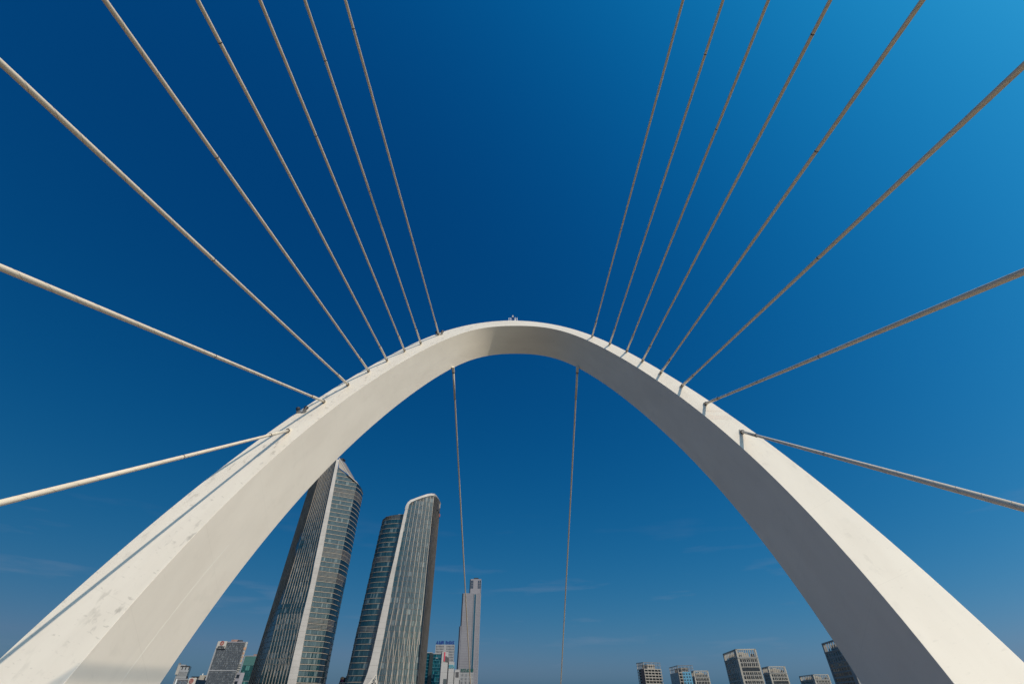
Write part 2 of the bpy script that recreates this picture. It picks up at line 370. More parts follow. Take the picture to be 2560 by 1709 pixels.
for side, tab, sg in (('left', LEFT, -1), ('right', RIGHT, 1)):
    for i, c in enumerate(tab):
        P = arch_hit(c[0] * S_, c[1] * S_); E_ = cable_end(c, sg * (8.2 if i == 7 else 13.0 if (i, sg) == (0, -1) else 10.5), -1.5)
        if E_.y < -320: E_ = P + (E_ - P) * ((P.y + 320) / (P.y - E_.y))
        stay(P, E_, "cream stay cable, %s of eight on the arch's %s side" % (ORD[i], side),
             'stay cables fanning out from the arch', rings=RINGS.get((side, i), ()))
for (a, b, nm) in (((1133, 921), (1176, 1709), 'left'), ((1443.5, 921), (1402, 1709), 'right')):
    P = arch_hit(a[0], a[1], DEPTH); ra, rb = ray(*a), ray(*b); n_ = ra.cross(rb); Yend = 168.0
    E_ = EYE + Vector((-(n_.y * Yend + n_.z * -1.5) / n_.x, Yend, -1.5))
    stay(P, E_, 'thin back stay hanging under the arch opening, %s of the two' % nm, 'back stays behind the arch', r=0.135, sock=0.7, sleeve=5.5, helix_len=0, rings=(22,))

# ------------------------------------------------------------------ fittings on the arch
def floodlights(P, label, sc):
    t = thing('twin_floodlight', label, 'floodlight', P, 'twin floodlights on the arch')
    x = Vector((1, 0, 0.18)).normalized(); up = aN; zz = x.cross(up).normalized()
    if zz.z < 0: zz = -zz
    mb = MB(); mb.bar(P - x * .36 * sc, P + x * .36 * sc, zz, up, .2 * sc, 0.0, .06 * sc); mb.build('bracket', M_GALV, t)
    for s in (-1, 1):
        b = P + x * (s * .27 * sc) + up * (.06 * sc)
        mb = MB(); mb.bar(b - zz * .1 * sc + up * .1 * sc, b + zz * .1 * sc + up * .1 * sc, x, up, .3 * sc, -.1 * sc, .08 * sc); mb.build('yoke', M_GALV, t)
        c0 = b + up * .16 * sc - zz * .02 * sc; ax = (zz * .9 + x * s * .25 + up * .25).normalized()
        mb = MB(); mb.tube(c0, c0 + ax * .36 * sc, .12 * sc, .19 * sc, 14); h = mb.build('lamp_housing', M_DARK, t)
        m2 = MB(); m2.tube(c0 + ax * .355 * sc, c0 + ax * .375 * sc, .165 * sc, None, 14); sub(t, h, m2, 'lens', M_LENS)
        m2 = MB(); m2.tube(c0 - ax * .08 * sc, c0 + ax * .02 * sc, .10 * sc, .12 * sc, 12); sub(t, h, m2, 'rear_cap', M_LENS)
floodlights(arch_hit(754, 1031), 'pair of dark floodlights on the left leg between the two lowest cables', 1.1)
floodlights(arch_hit(1099, 836.5), 'small pair of dark floodlights beside the topmost left cable', 1.35)
TOP = arch_pt(*arch_uv(0.004, True)) - aN * 0.10
t = thing('guard_rail', 'small grey guard rail on the very crown of the arch', 'railing', TOP)
for xs in ((-.80, -.42), (.38, .80)):
    for x in xs:
        mb = MB(); mb.tube(TOP + Vector((x, 0, -.1)), TOP + Vector((x, 0, .84)), .034, None, 8); mb.build('post', M_GALV, t)
    for z in (.84, .46):
        mb = MB(); mb.tube(TOP + Vector((xs[0], 0, z)), TOP + Vector((xs[1], 0, z)), .032, None, 8); mb.build('rail', M_GALV, t)
B = TOP + Vector((-.04, .06, .22))
t = thing('weather_mast', 'short instrument mast with crossarm and white cap on the crown of the arch', 'weather mast', B)
mb = MB(); mb.tube(B + Vector((0, 0, -.4)), B + Vector((0, 0, .62)), .05, .045, 10); mb.build('pole', M_DARK, t)
mb = MB(); mb.box(B + Vector((0, 0, .68)), .22, .18, .22); mb.build('control_box', M_DARK, t)
mb = MB(); mb.tube(B + Vector((0, 0, .79)), B + Vector((0, 0, 1.12)), .075, .09, 12); mb.build('sensor_body', M_WHITE, t)
for s in (-1, 1):
    mb = MB(); mb.tube(B + Vector((0, 0, .98)), B + Vector((.24 * s, 0, 1.06)), .03, None, 8); mb.build('crossarm', M_GALV, t)
    mb = MB(); mb.tube(B + Vector((.15 * s, 0, 1.14)), B + Vector((.15 * s, 0, 1.28)), .06, .075, 10); mb.build('anemometer_cup', M_DARK, t)
mb = MB(); mb.tube(B + Vector((0, 0, 1.12)), B + Vector((0, 0, 1.3)), .09, .05, 12); mb.build('cap', M_WHITE, t)
B = TOP + Vector((.42, .06, .18))
t = thing('beacon_lamp', 'stubby white beacon lamp beside the mast on the crown of the arch', 'beacon', B)
mb = MB(); mb.tube(B + Vector((0, 0, -.4)), B + Vector((0, 0, .5)), .07, .10, 12); mb.build('stem', M_GALV, t)
mb = MB(); mb.tube(B + Vector((0, 0, .5)), B + Vector((0, 0, .56)), .14, None, 14); mb.build('flange', M_GALV, t)
mb = MB()
for k in range(4):
    a, b = k / 4, (k + 1) / 4; mb.tube(B + Vector((0, 0, .56 + .22 * a)), B + Vector((0, 0, .56 + .22 * b)), .12 * math.sqrt(1 - a * a * .98), .12 * math.sqrt(1 - b * b * .98), 14, caps=(k == 3))
mb.build('dome', M_WHITE, t, smooth=True)

# ------------------------------------------------------------------ the two tapering towers
class Edge:                                   # a building edge followed down the photo at a set distance ahead
    def __init__(s, Y, pix):
        s.p = sorted(((at(x, y, Y).z, at(x, y, Y).x) for x, y in pix)); s.Y = Y; s.top = s.p[-1][0]
    def __call__(s, z):
        p = s.p
        if z <= p[0][0]: i = 0
        elif z >= p[-1][0]: i = len(p) - 2
        else: i = max(k for k in range(len(p) - 1) if p[k][0] <= z)
        (z0, x0), (z1, x1) = p[i], p[i + 1]
        return Vector((x0 + (x1 - x0) * (z - z0) / (z1 - z0), s.Y, z))
class Face:
    def __init__(s, a, b, za=None, zb=None, bow=0.0, inward=None):
        s.a, s.b = a, b; s.za = za or a.top; s.zb = zb or b.top; s.bow = bow
    def n(s, u, z):
        A, B = s.a(z), s.b(z); d = (B - A); n_ = Vector((d.y, -d.x, 0)).normalized()
        if s.bow: 
            t_ = d.normalized(); n_ = (n_ + t_ * (2 * s.bow * 4 * (u - .5) / d.length)).normalized()
        return n_
    def p(s, u, z, off=0.0):
        A, B = s.a(z), s.b(z); d = B - A; n0 = Vector((d.y, -d.x, 0)).normalized()
        return A.lerp(B, u) + n0 * (s.bow * 4 * u * (1 - u)) + s.n(u, z) * off
    def roof(s, u): return s.za + (s.zb - s.za) * u
    def urange(s, z):
        if z <= min(s.za, s.zb): return 0.0, 1.0
        if z >= max(s.za, s.zb): return None
        k = (z - s.za) / (s.zb - s.za); return (k, 1.0) if s.zb > s.za else (0.0, k)
def panes(th, face, z0, fh, nu, m, name='window_panes', off=0.0, gap=0.12, gv=0.16, jit=0.05, dark=None):
    mb = MB(); z = z0
    while z < max(face.za, face.zb):
        row = random.random() * 0.5
        for i in range(nu):
            u0, u1 = i / nu, (i + 1) / nu; w_ = (face.p(u1, z) - face.p(u0, z)).length; g = gap / max(w_, .3) * (u1 - u0) / 2
            ua, ub = u0 + g, u1 - g; za, zb = z + gv, z + fh - gv
            if max(face.roof(ua), face.roof(ub)) < zb + .3: continue
            j = [random.uniform(-jit, jit) for _ in range(3)]; j.append(j[0] + j[2] - j[1])
            rv = random.random(); rv = rv if rv < .86 else .86 + .14 * random.random()
            if row > .40: rv = min(1, rv * .5)
            mb.quad(face.p(ua, za, off + j[0]), face.p(ub, za, off + j[1]), face.p(ub, zb, off + j[2]), face.p(ua, zb, off + j[3]), rv)
        z += fh
    return mb.build(name, m, th, kind='stuff', rnd=True)
def core(th, faces, m, name, z0, off=-0.25, steps=24):
    mb = MB()
    for f in faces:
        for k in range(6):
            ua, ub = k / 6, (k + 1) / 6
            for i in range(steps):
                za = [z0 + (f.roof(u) - z0) * i / steps for u in (ua, ub)]; zb = [z0 + (f.roof(u) - z0) * (i + 1) / steps for u in (ua, ub)]
                mb.quad(f.p(ua, za[0], off), f.p(ub, za[1], off), f.p(ub, zb[1], off), f.p(ua, zb[0], off))
    return mb.build(name, m, th)
def band(th, face, z, h, proud, m, name, segs=1, u0=0.0, u1=1.0, back=-0.2):
    r = face.urange(z + h)
    if not r: return
    u0, u1 = max(u0, r[0]), min(u1, r[1])
    if u1 - u0 < .02: return
    mb = MB()
    for k in range(segs):
        a, b = u0 + (u1 - u0) * k / segs, u0 + (u1 - u0) * (k + 1) / segs
        mb.hexa([face.p(a, z, back), face.p(b, z, back), face.p(b, z, proud), face.p(a, z, proud),
                 face.p(a, z + h, back), face.p(b, z + h, back), face.p(b, z + h, proud), face.p(a, z + h, proud)])
    return mb.build(name, m, th)
def fin(th, face, path, wd, proud, m, name='fin', back=-0.2):   # path: [(u, z)...] from the foot up
    mb = MB()
    for (ua, za), (ub, zb) in zip(path, path[1:]):
        ws = wd / 2 / max(.5, (face.p(1, za) - face.p(0, za)).length); wt = wd / 2 / max(.5, (face.p(1, zb) - face.p(0, zb)).length)
        mb.hexa([face.p(ua - ws, za, back), face.p(ua + ws, za, back), face.p(ua + ws, za, proud), face.p(ua - ws, za, proud),
                 face.p(ub - wt, zb, back), face.p(ub + wt, zb, back), face.p(ub + wt, zb, proud), face.p(ub - wt, zb, proud)])
    return mb.build(name, m, th)

def zpix(px, py, Y): return at(px, py, Y).z
# ---- left tower
Y1 = 450.0
e0 = Edge(Y1 + 34, [(789, 1165), (767, 1234), (718.6, 1400), (679, 1522), (655.5, 1593), (639.7, 1644), (624, 1696), (619, 1712)])
e1 = Edge(Y1 + 9, [(812, 1150), (799, 1198.6), (772, 1288), (747, 1361), (736, 1410), (708.7, 1494.6), (685, 1573), (669, 1630), (651, 1696)])
e2 = Edge(Y1, [(841.5, 1148), (788, 1400), (777.7, 1455), (748, 1577.4), (718.5, 1709)])
e3 = Edge(Y1 + .6, [(848, 1149), (802.5, 1400), (790, 1455), (765, 1577.2), (740.6, 1709)])
e4 = Edge(Y1 + 11, [(893, 1206), (865, 1334), (849.6, 1410), (833, 1485), (817, 1567.5), (791.5, 1696)])
e5 = Edge(Y1 + 34, [(908, 1231), (875, 1400), (848.6, 1528), (814, 1709)])
T1 = thing('glass_tower', 'tallest glass tower, leaning left behind the arch, white strip down its corner', 'tower', (at(740, 1709, Y1).x, Y1 + 25, GROUND))
fD, fL, fB, fR, fS = Face(e0, e1), Face(e1, e2), Face(e2, e3), Face(e3, e4, zb=e4.top), Face(e4, e5, bow=1.2)
zsh = zpix(871, 1186, Y1 + 6)                  # shoulder of the sloping roof
fR.za = zpix(847, 1168, Y1 + .6); fR.zb = e4.top
for f in (fD, fL, fB, fR, fS): pass
core(T1, (fD, fL, fR, fS), M_CORE, 'curtain_wall', GROUND)
FH = 4.05
Z0 = GROUND + 2
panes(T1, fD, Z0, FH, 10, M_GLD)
panes(T1, fL, Z0, FH, 20, M_GLT)
panes(T1, fR, Z0, FH, 16, M_GLB, gv=.5)
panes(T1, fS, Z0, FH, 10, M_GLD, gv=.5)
# plain back walls close the tower
def back_wall(th, a, b, depth, dx, m, z0=GROUND, zt=None):
    mb = MB(); za = zt or a.top; zb = zt or b.top; K = 12
    def pt(e, z, k): return e(z) + Vector((dx if k else 0, depth if k else 0, 0))
    for i in range(K):
        for (e, zz, s) in ((a, za, 0), (b, zb, 0)):
            z_0 = z0 + (zz - z0) * i / K; z_1 = z0 + (zz - z0) * (i + 1) / K
            mb.quad(pt(e, z_0, 0), pt(e, z_0, 1), pt(e, z_1, 1), pt(e, z_1, 0))
        z_0a, z_1a = z0 + (za - z0) * i / K, z0 + (za - z0) * (i + 1) / K; z_0b, z_1b = z0 + (zb - z0) * i / K, z0 + (zb - z0) * (i + 1) / K
        mb.quad(pt(a, z_0a, 1), pt(b, z_0b, 1), pt(b, z_1b, 1), pt(a, z_1a, 1))
    mb.quad(pt(a, za, 0), pt(b, zb, 0), pt(b, zb, 1), pt(a, za, 1))
    return mb.build('rear_wall', m, th)
back_wall(T1, e0, e5, 18, -6.4, M_CORE)
# horizontal spandrels on the right-hand face and round its corner, with louvred plant floors
mech1 = [zpix(840, y, Y1 + 5) for y in (1242, 1391, 1452, 1574)]
z = Z0; 
while z < e3.top:
    near = [m_ for m_ in mech1 if m_ - FH * .5 <= z < m_ + FH * .5]
    band(T1, fR, z - .21, .42, .2, M_SPAN, 'spandrel'); band(T1, fS, z - .21, .42, .2, M_SPAN, 'spandrel', 4)
    if near:
        for k in range(1, 4):
            for dz in (0, FH):
                if dz and not near: continue
                band(T1, fR, z + dz + FH * k / 4 - .16, .32, .2, M_LOUV2, 'louvre'); band(T1, fS, z + dz + FH * k / 4 - .16, .32, .2, M_LOUV2, 'louvre', 4)
    z += FH
# upright fins on the left face: straight above, splitting into a lattice below
zsplit = zpix(740, 1505, Y1); zx = zpix(720, 1690, Y1)
n1 = 9
for i in range(n1 + 1):
    u = i / n1
    wd = .34
    top = fL.roof(u) - .2
    fin(T1, fL, [(u, zsplit), (u, top)], wd, .16, M_FIN)
    if i < n1: fin(T1, fL, [(u + .5 / n1, zsplit + 30), (u + .5 / n1, fL.roof(u + .5 / n1) - .2)], .10, .06, M_BANKF, 'mullion')
    du = 1.0 / n1
    for s in (-1, 1):
        path = [(u, zsplit + (14 if s < 0 else -8))]; zz, uu = zsplit, u
        zb_ = GROUND; ub_ = u + s * du * (zsplit - GROUND) / (zsplit - zx) * .95
        # stop at the corner
        if ub_ < 0 or ub_ > 1:
            lim = 0.0 if ub_ < 0 else 1.0
            kk = (lim - u) / (ub_ - u) if abs(ub_ - u) > 1e-6 else 0
            zb_ = path[0][1] + (GROUND - path[0][1]) * kk; ub_ = lim
        if path[0][1] - zb_ > 4: fin(T1, fL, [(ub_, zb_), path[0]], .44, .16 + .03 * s, M_FIN, 'lattice_fin')
for i in range(7):
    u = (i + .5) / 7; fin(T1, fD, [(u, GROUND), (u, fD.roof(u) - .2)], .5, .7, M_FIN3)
# the white strip: a stack of panels, each its own piece
zt = e2.top; z = GROUND; mesh_i = 0
while z < zt - .2:
    z1_ = min(z + FH, zt)
    mb = MB(); mb.hexa([fB.p(0, z + .06, -.6), fB.p(1, z + .06, -.6), fB.p(1, z + .06, .9), fB.p(0, z + .06, .9), fB.p(0, z1_, -.6), fB.p(1, z1_, -.6), fB.p(1, z1_, .9), fB.p(0, z1_, .9)])
    mb.build('cladding_panel', M_BANDW, T1); z += FH
# crown: the wedge from peak to shoulder, its shade put into a darker colour
pk = at(848, 1145, Y1 + 2); sh = at(871.5, 1186, Y1 + 5); lo = at(847, 1168, Y1 + .8)
mb = MB(); bk = Vector((3, 12, 0))
mb.v += [pk, sh, lo, pk + bk, sh + bk, lo + bk]; mb.f += [(0, 2, 1), (3, 4, 5), (0, 1, 4, 3), (1, 2, 5, 4), (2, 0, 3, 5)]; mb.rnd += [0] * 5
mb.build('crown_wedge', M_LOUV2, T1)
d_ = (sh - pk).normalized(); mb = MB(); mb.bar(pk, sh, d_.cross(Vector((0, -1, 0))).normalized(), Vector((0, -1, 0)), .8, -1.5, .5); mb.build('crown_edge', M_BANDW, T1)
mb = MB(); s2, s3 = at(872, 1187, Y1 + 5), at(893, 1206, Y1 + 10.5); mb.bar(s2, s3, Vector((0, 0, 1)), Vector((0, -1, 0)), .9, -12, .5); mb.build('roof_edge', M_SPAN, T1)
# facade between the crown wedge and the roof edge
fc = at(853, 1147, Y1 + 14)
t = thing('roof_crane', 'dark window-cleaning crane peeking over the top of the tallest glass tower', 'crane', fc)
mb = MB(); mb.box(fc + Vector((.6, 0, -1.2)), 4.4, 3, 3.2, .3); mb.build('cab', M_DARK, t)
mb = MB(); mb.bar(fc + Vector((1, 0, .2)), fc + Vector((5.2, -1, -2.6)), Vector((0, 1, 0)), Vector((0, 0, 1)), 1.6, -1.0, 1.0); mb.build('jib', M_DARK, t)
mb = MB(); mb.box(fc + Vector((.6, 0, -6.4)), 1.4, 1.6, 8.0); mb.build('mast', M_DARK, t)

# ---- right tower
Y2 = 430.0
g0 = Edge(Y2 + 26, [(959, 1309.6), (949.9, 1344.4), (936.6, 1405.7), (929.6, 1440), (908, 1543), (894, 1603), (875.4, 1704)])
g2 = Edge(Y2 + 4, [(1010, 1284), (1001, 1326), (986, 1394), (975, 1440), (956, 1522), (942, 1586), (928.6, 1646), (918, 1685), (908, 1709)])
h2 = Edge(Y2, [(1018, 1258), (1009.6, 1286), (1001, 1326), (986, 1394), (975, 1440), (956, 1522), (942, 1586), (928.6, 1646), (918, 1685), (908, 1709)])
h3 = Edge(Y2 + .4, [(1024, 1255), (1006, 1339), (986.5, 1437), (973, 1515.5), (959.5, 1591), (951, 1634), (943, 1676.7), (940.6, 1709)])
h4 = Edge(Y2 + 8, [(1086, 1236), (1077.5, 1314.5), (1067.6, 1402), (1063.8, 1460), (1055.6, 1543), (1046, 1628.7), (1040, 1709)])
h5 = Edge(Y2 + 34, [(1100.5, 1255), (1083, 1440), (1075, 1525.8), (1066, 1628.7), (1059, 1709)])
T2 = thing('glass_tower', 'lower glass tower with a white rim over its top, right of the tallest tower', 'tower', (at(950, 1709, Y2).x + 10, Y2 + 25, GROUND))
kL, kB, kF, kS = Face(g0, g2, bow=9.0), Face(h2, h3), Face(h3, h4, bow=1.5), Face(h4, h5, bow=1.0)
kL.za = g0.top; kL.zb = zpix(1010, 1284, Y2 + 4)
core(T2, (kF, kS), M_CORE, 'curtain_wall', GROUND); core(T2, (kL,), M_CORE, 'rear_curtain_wall', GROUND)
panes(T2, kL, Z0, FH, 26, M_GLB, gv=.45)
panes(T2, kF, Z0, FH, 22, M_GLT)
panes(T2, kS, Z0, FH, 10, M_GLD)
back_wall(T2, g0, h5, 16, -3.6, M_CORE, zt=g0.top - 6)
mech2 = [zpix(960, y, Y2 + 4) for y in (1302, 1405, 1572)]
z = Z0
while z < max(kL.za, kL.zb):
    band(T2, kL, z - .19, .38, .2, M_SPAN, 'spandrel', 12)
    if any(m_ - FH * .5 <= z < m_ + FH * .5 for m_ in mech2):
        for k in range(1, 4): band(T2, kL, z + FH * k / 4 - .16, .32, .2, M_LOUV2, 'louvre', 12)
    band(T2, kF, z - .12, .22, .12, M_LOUV, 'transom', 4)
    z += FH
while z < max(kF.za, kF.zb):
    band(T2, kF, z - .12, .22, .12, M_LOUV, 'transom', 4); z += FH
zsp2 = zpix(1000, 1560, Y2); zx2 = zpix(1000, 1760, Y2); n2 = 7
for i in range(1, n2 + 1):
    u = i / n2 - .02
    fin(T2, kF, [(u, zsp2), (u, kF.roof(u) - .6)], .36, .16, M_FIN)
    for q in (.33, .66): fin(T2, kF, [(u - q / n2, GROUND), (u - q / n2, kF.roof(u - q / n2) - .6)], .10, .06, M_BANKF, 'mullion')
    du = 1.0 / n2
    for s in (-1, 1):
        zt_ = zsp2 + (12 if s < 0 else -4); zb_ = GROUND; ub_ = u + s * du * (zt_ - GROUND) / (zsp2 - zx2) * .8
        if ub_ < 0 or ub_ > 1:
            lim = 0.0 if ub_ < 0 else 1.0; kk = (lim - u) / (ub_ - u) if abs(ub_ - u) > 1e-6 else 0; zb_ = zt_ + (GROUND - zt_) * kk; ub_ = lim
        if zt_ - zb_ > 4: fin(T2, kF, [(ub_, zb_), (u, zt_)], .42, .16 + .03 * s, M_FIN, 'lattice_fin')
for i in range(8):
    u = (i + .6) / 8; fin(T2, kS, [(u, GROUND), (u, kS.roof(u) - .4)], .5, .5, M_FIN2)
z = GROUND; ztop = zpix(1018, 1263, Y2)
while z < ztop - .2:
    z1_ = min(z + FH, ztop)
    mb = MB(); mb.hexa([kB.p(0, z + .06, -.6), kB.p(1, z + .06, -.6), kB.p(1, z + .06, .9), kB.p(0, z + .06, .9), kB.p(0, z1_, -.6), kB.p(1, z1_, -.6), kB.p(1, z1_, .9), kB.p(0, z1_, .9)])
    mb.build('cladding_panel', M_BANDW, T2); z += FH
# the white rim: follows the strip up over the roof and down the far side
rim_o = [(1012.5, 1272, 0), (1015, 1264, 0), (1019, 1256.5, .2), (1026, 1250, .6), (1040, 1244.5, 2), (1056, 1238.8, 4), (1069, 1234.6, 6), (1078, 1233.4, 7), (1087, 1234, 8), (1092, 1239, 14), (1097, 1247, 24), (1101.5, 1256, 33)]
rim_i = [(1019.5, 1272, 0), (1021, 1266, 0), (1023.5, 1260.5, .2), (1029, 1255, .6), (1041, 1249.6, 2), (1057, 1244, 4), (1070, 1240.3, 6), (1078, 1238.8, 7), (1085, 1239, 8), (1089.5, 1244, 14), (1094.5, 1252, 24), (1099, 1261, 33)]
mb = MB(); dep = Vector((0, -1, 0))
for k in range(len(rim_o) - 1):
    a, b = at(rim_o[k][0], rim_o[k][1], Y2 + rim_o[k][2]), at(rim_o[k + 1][0], rim_o[k + 1][1], Y2 + rim_o[k + 1][2])
    c, d = at(rim_i[k][0], rim_i[k][1], Y2 + rim_i[k][2]), at(rim_i[k + 1][0], rim_i[k + 1][1], Y2 + rim_i[k + 1][2])
    o_ = Vector((0, -.9, 0)); bk = Vector((0, 3.0, 0))
    mb.hexa([c + bk, d + bk, d + o_, c + o_, a + bk, b + bk, b + o_, a + o_])
mb.build('roof_rim', M_BANDW, T2)
# logo fixed high on the side face of this tower
zl = zpix(1093, 1268, Y2 + 20)
for (u, dz, sx, sz_, m_) in ((.42, 0, 2.2, 6, M_INK), (.70, -1.2, 2.4, 3, M_INK), (.72, 3.5, 1.6, 4, M_FIN), (.9, -4, 1.5, 3, M_RED)):
    mb = MB(); p_ = kS.p(u, zl + dz, 1.0); mb.bar(p_ - Vector((0, 0, sz_ / 2)), p_ + Vector((0, 0, sz_ / 2)), (kS.p(1, zl) - kS.p(0, zl)).normalized(), kS.n(.5, zl), sx, -.6, .25); mb.build('sign_mark', m_, T2)
# flared foot of the strip with round openings
mb = MB(); F0, F1, F2_ = at(941, 1682, Y2 - 1.2), at(915, 1714, Y2 - 3), at(942, 1714, Y2 - 1.2); bk = Vector((0, 2, 0))
mb.v += [F0, F1, F2_, F0 + bk, F1 + bk, F2_ + bk]; mb.f += [(0, 1, 2), (3, 5, 4), (0, 3, 4, 1), (1, 4, 5, 2), (2, 5, 3, 0)]; mb.rnd += [0] * 5
mb.build('flared_foot', M_SIGNW, T2)
for x, y, r_ in ((934, 1698, .35), (938, 1696, .3), (935, 1703, .4), (930, 1707, .45), (938, 1706, .4), (939, 1690, .25)):
    p_ = at(x, y, Y2 - 2.6); mb = MB(); mb.tube(p_, p_ + Vector((0, .9, 0)), r_, None, 12); mb.build('porthole', M_CORE, T2)

# ------------------------------------------------------------------ ordinary buildings
def run_to(Cn, ang, px):                      # how far along a wall direction until it reaches a photo column
    d = Vector((math.cos(ang), math.sin(ang), 0)); k = px - 1280.0; z = Cn.z - EYE.z
    return d, (k * (Cn.y * CT + z * ST) - F_PX * Cn.x) / (F_PX * d.x - k * d.y * CT)
class Box:
    """upright block: near corner at a photo pixel, two walls running off to photo columns"""
    def __init__(s, px, py, Y, pxl, pxr, yaw, name, label, cat, mbody, group=None, depth=None, z0=GROUND, roofm=None, body=True):
        s.c = at(px, py, Y); s.dr, s.wr = run_to(s.c, yaw, pxr)
        s.dl = Vector((-math.sin(yaw), math.cos(yaw), 0)); 
        if pxl is None: s.wl = depth
        else: s.dl, s.wl = run_to(s.c, yaw + R(90), pxl)
        if s.wl < 0 or s.wl > 60: s.wl = depth or 20
        s.z1 = s.c.z; s.z0 = z0; s.yaw = yaw
        s.t = thing(name, label, cat, Vector((s.c.x, s.c.y, z0)) + s.dr * s.wr / 2 + s.dl * s.wl / 2, group)
        s.nr = Vector((s.dr.y, -s.dr.x, 0)); s.nl = Vector((-s.dl.y, s.dl.x, 0))
        if body: s.slab('body', mbody, s.z0, s.z1 - .0, .0)
    def pt(s, a, b, z): return Vector((s.c.x, s.c.y, 0)) + s.dr * a + s.dl * b + Vector((0, 0, z))
    def slab(s, name, m, z0, z1, grow=0.0, a0=None, a1=None, b0=None, b1=None):
        a0 = -grow if a0 is None else a0; a1 = s.wr + grow if a1 is None else a1; b0 = -grow if b0 is None else b0; b1 = s.wl + grow if b1 is None else b1
        mb = MB(); mb.hexa([s.pt(a0, b0, z0), s.pt(a1, b0, z0), s.pt(a1, b1, z0), s.pt(a0, b1, z0), s.pt(a0, b0, z1), s.pt(a1, b0, z1), s.pt(a1, b1, z1), s.pt(a0, b1, z1)])
        return mb.build(name, m, s.t)
    def wall(s, side):                        # origin, direction, outward normal, width
        return (s.pt(0, 0, 0), s.dr, s.nr, s.wr) if side == 'r' else (s.pt(0, 0, 0), s.dl, s.nl, s.wl)
    def post(s, side, a, z0, z1, wd, m, name, proud=.3, back=-.2, mb=None):
        o, d, n_, _ = s.wall(side); q = mb or MB()
        q.bar(o + d * a + Vector((0, 0, z0)), o + d * a + Vector((0, 0, z1)), d, n_, wd, back, proud)
        return q if mb else q.build(name, m, s.t)
    def beam(s, side, z0, z1, m, name, proud=.3, a0=0.0, a1=None, back=-.2, mb=None):
        o, d, n_, W = s.wall(side); a1 = W if a1 is None else a1; q = mb or MB()
        q.hexa([o + d * a0 + n_ * back + Vector((0, 0, z0)), o + d * a1 + n_ * back + Vector((0, 0, z0)), o + d * a1 + n_ * proud + Vector((0, 0, z0)), o + d * a0 + n_ * proud + Vector((0, 0, z0)),
                o + d * a0 + n_ * back + Vector((0, 0, z1)), o + d * a1 + n_ * back + Vector((0, 0, z1)), o + d * a1 + n_ * proud + Vector((0, 0, z1)), o + d * a0 + n_ * proud + Vector((0, 0, z1))])
        return q if mb else q.build(name, m, s.t)
    def panes(s, side, z0, z1, nf, nc, m, off=.05, gx=.12, gz=.12, a0=0.0, a1=None, name='window_panes', fill=1.0):
        o, d, n_, W = s.wall(side); a1 = W if a1 is None else a1; mb = MB(); fh = (z1 - z0) / nf; cw = (a1 - a0) / nc
        for i in range(nf):
            for j in range(nc):
                if random.random() > fill: continue
                xa, xb = a0 + cw * (j + gx), a0 + cw * (j + 1 - gx); za, zb = z0 + fh * (i + gz), z0 + fh * (i + 1 - gz)
                jj = [random.uniform(0, .06) for _ in range(3)]; jj.append(jj[0] + jj[2] - jj[1]); rv = random.random()
                mb.quad(o + d * xa + n_ * (off + jj[0]) + Vector((0, 0, za)), o + d * xb + n_ * (off + jj[1]) + Vector((0, 0, za)), o + d * xb + n_ * (off + jj[2]) + Vector((0, 0, zb)), o + d * xa + n_ * (off + jj[3]) + Vector((0, 0, zb)), rv)
        return mb.build(name, m, s.t, kind='stuff', rnd=True)
    def hpx(s, px, py, side='r'):             # height seen at a pixel on a wall
        o, d, n_, W = s.wall(side); r = ray(px, py); k = (o - EYE).dot(n_) / r.dot(n_); P = EYE + r * k
        return P.z, (P - o).dot(d)
def glyph(s, side, a, z, w_, h, m, seed, proud=.9, name='sign_letter'):      # one signboard character built of strokes
    rg = random.Random(seed); o, d, n_, W = s.wall(side); mb = MB(); st = h * .2
    def hb(y, x0=0., x1=1.): mb.hexa([o + d * (a + w_ * x) + n_ * p_ + Vector((0, 0, z + h * y + q)) for q in (-st / 2, st / 2) for x, p_ in ((x0, 0), (x1, 0), (x1, proud), (x0, proud))])
    def vb(x, y0=0., y1=1.): mb.hexa([o + d * (a + w_ * x + q) + n_ * p_ + Vector((0, 0, z + h * y)) for y in (y0, y1) for q, p_ in ((-st / 2, 0), (st / 2, 0), (st / 2, proud * .97), (-st / 2, proud * .97))])
    for y in rg.sample([.1, .36, .62, .9], 3): hb(y, rg.choice([0, .1, .3]), rg.choice([.8, 1, 1]))
    for x in rg.sample([.1, .35, .6, .88], 2): vb(x, rg.choice([0, .1]), rg.choice([.8, 1]))
    return mb.build(name, m, s.t)
def disc(s, side, a, z, r, m, name, proud=.5, r_in=0.0):
    o, d, n_, W = s.wall(side); p_ = o + d * a + Vector((0, 0, z)); mb = MB()
    if not r_in: mb.tube(p_ + n_ * .05, p_ + n_ * proud, r, None, 24)
    else:
        up = Vector((0, 0, 1)); K = 28
        for k in range(K):
            q = []
            for dep_ in (.05, proud):
                for (kk, rr) in ((k, r_in), (k + 1, r_in), (k + 1, r), (k, r)):
                    an = 2 * math.pi * kk / K; q.append(p_ + n_ * dep_ + d * (rr * math.cos(an)) + up * (rr * math.sin(an)))
            mb.hexa(q)
    return mb.build(name, m, s.t)

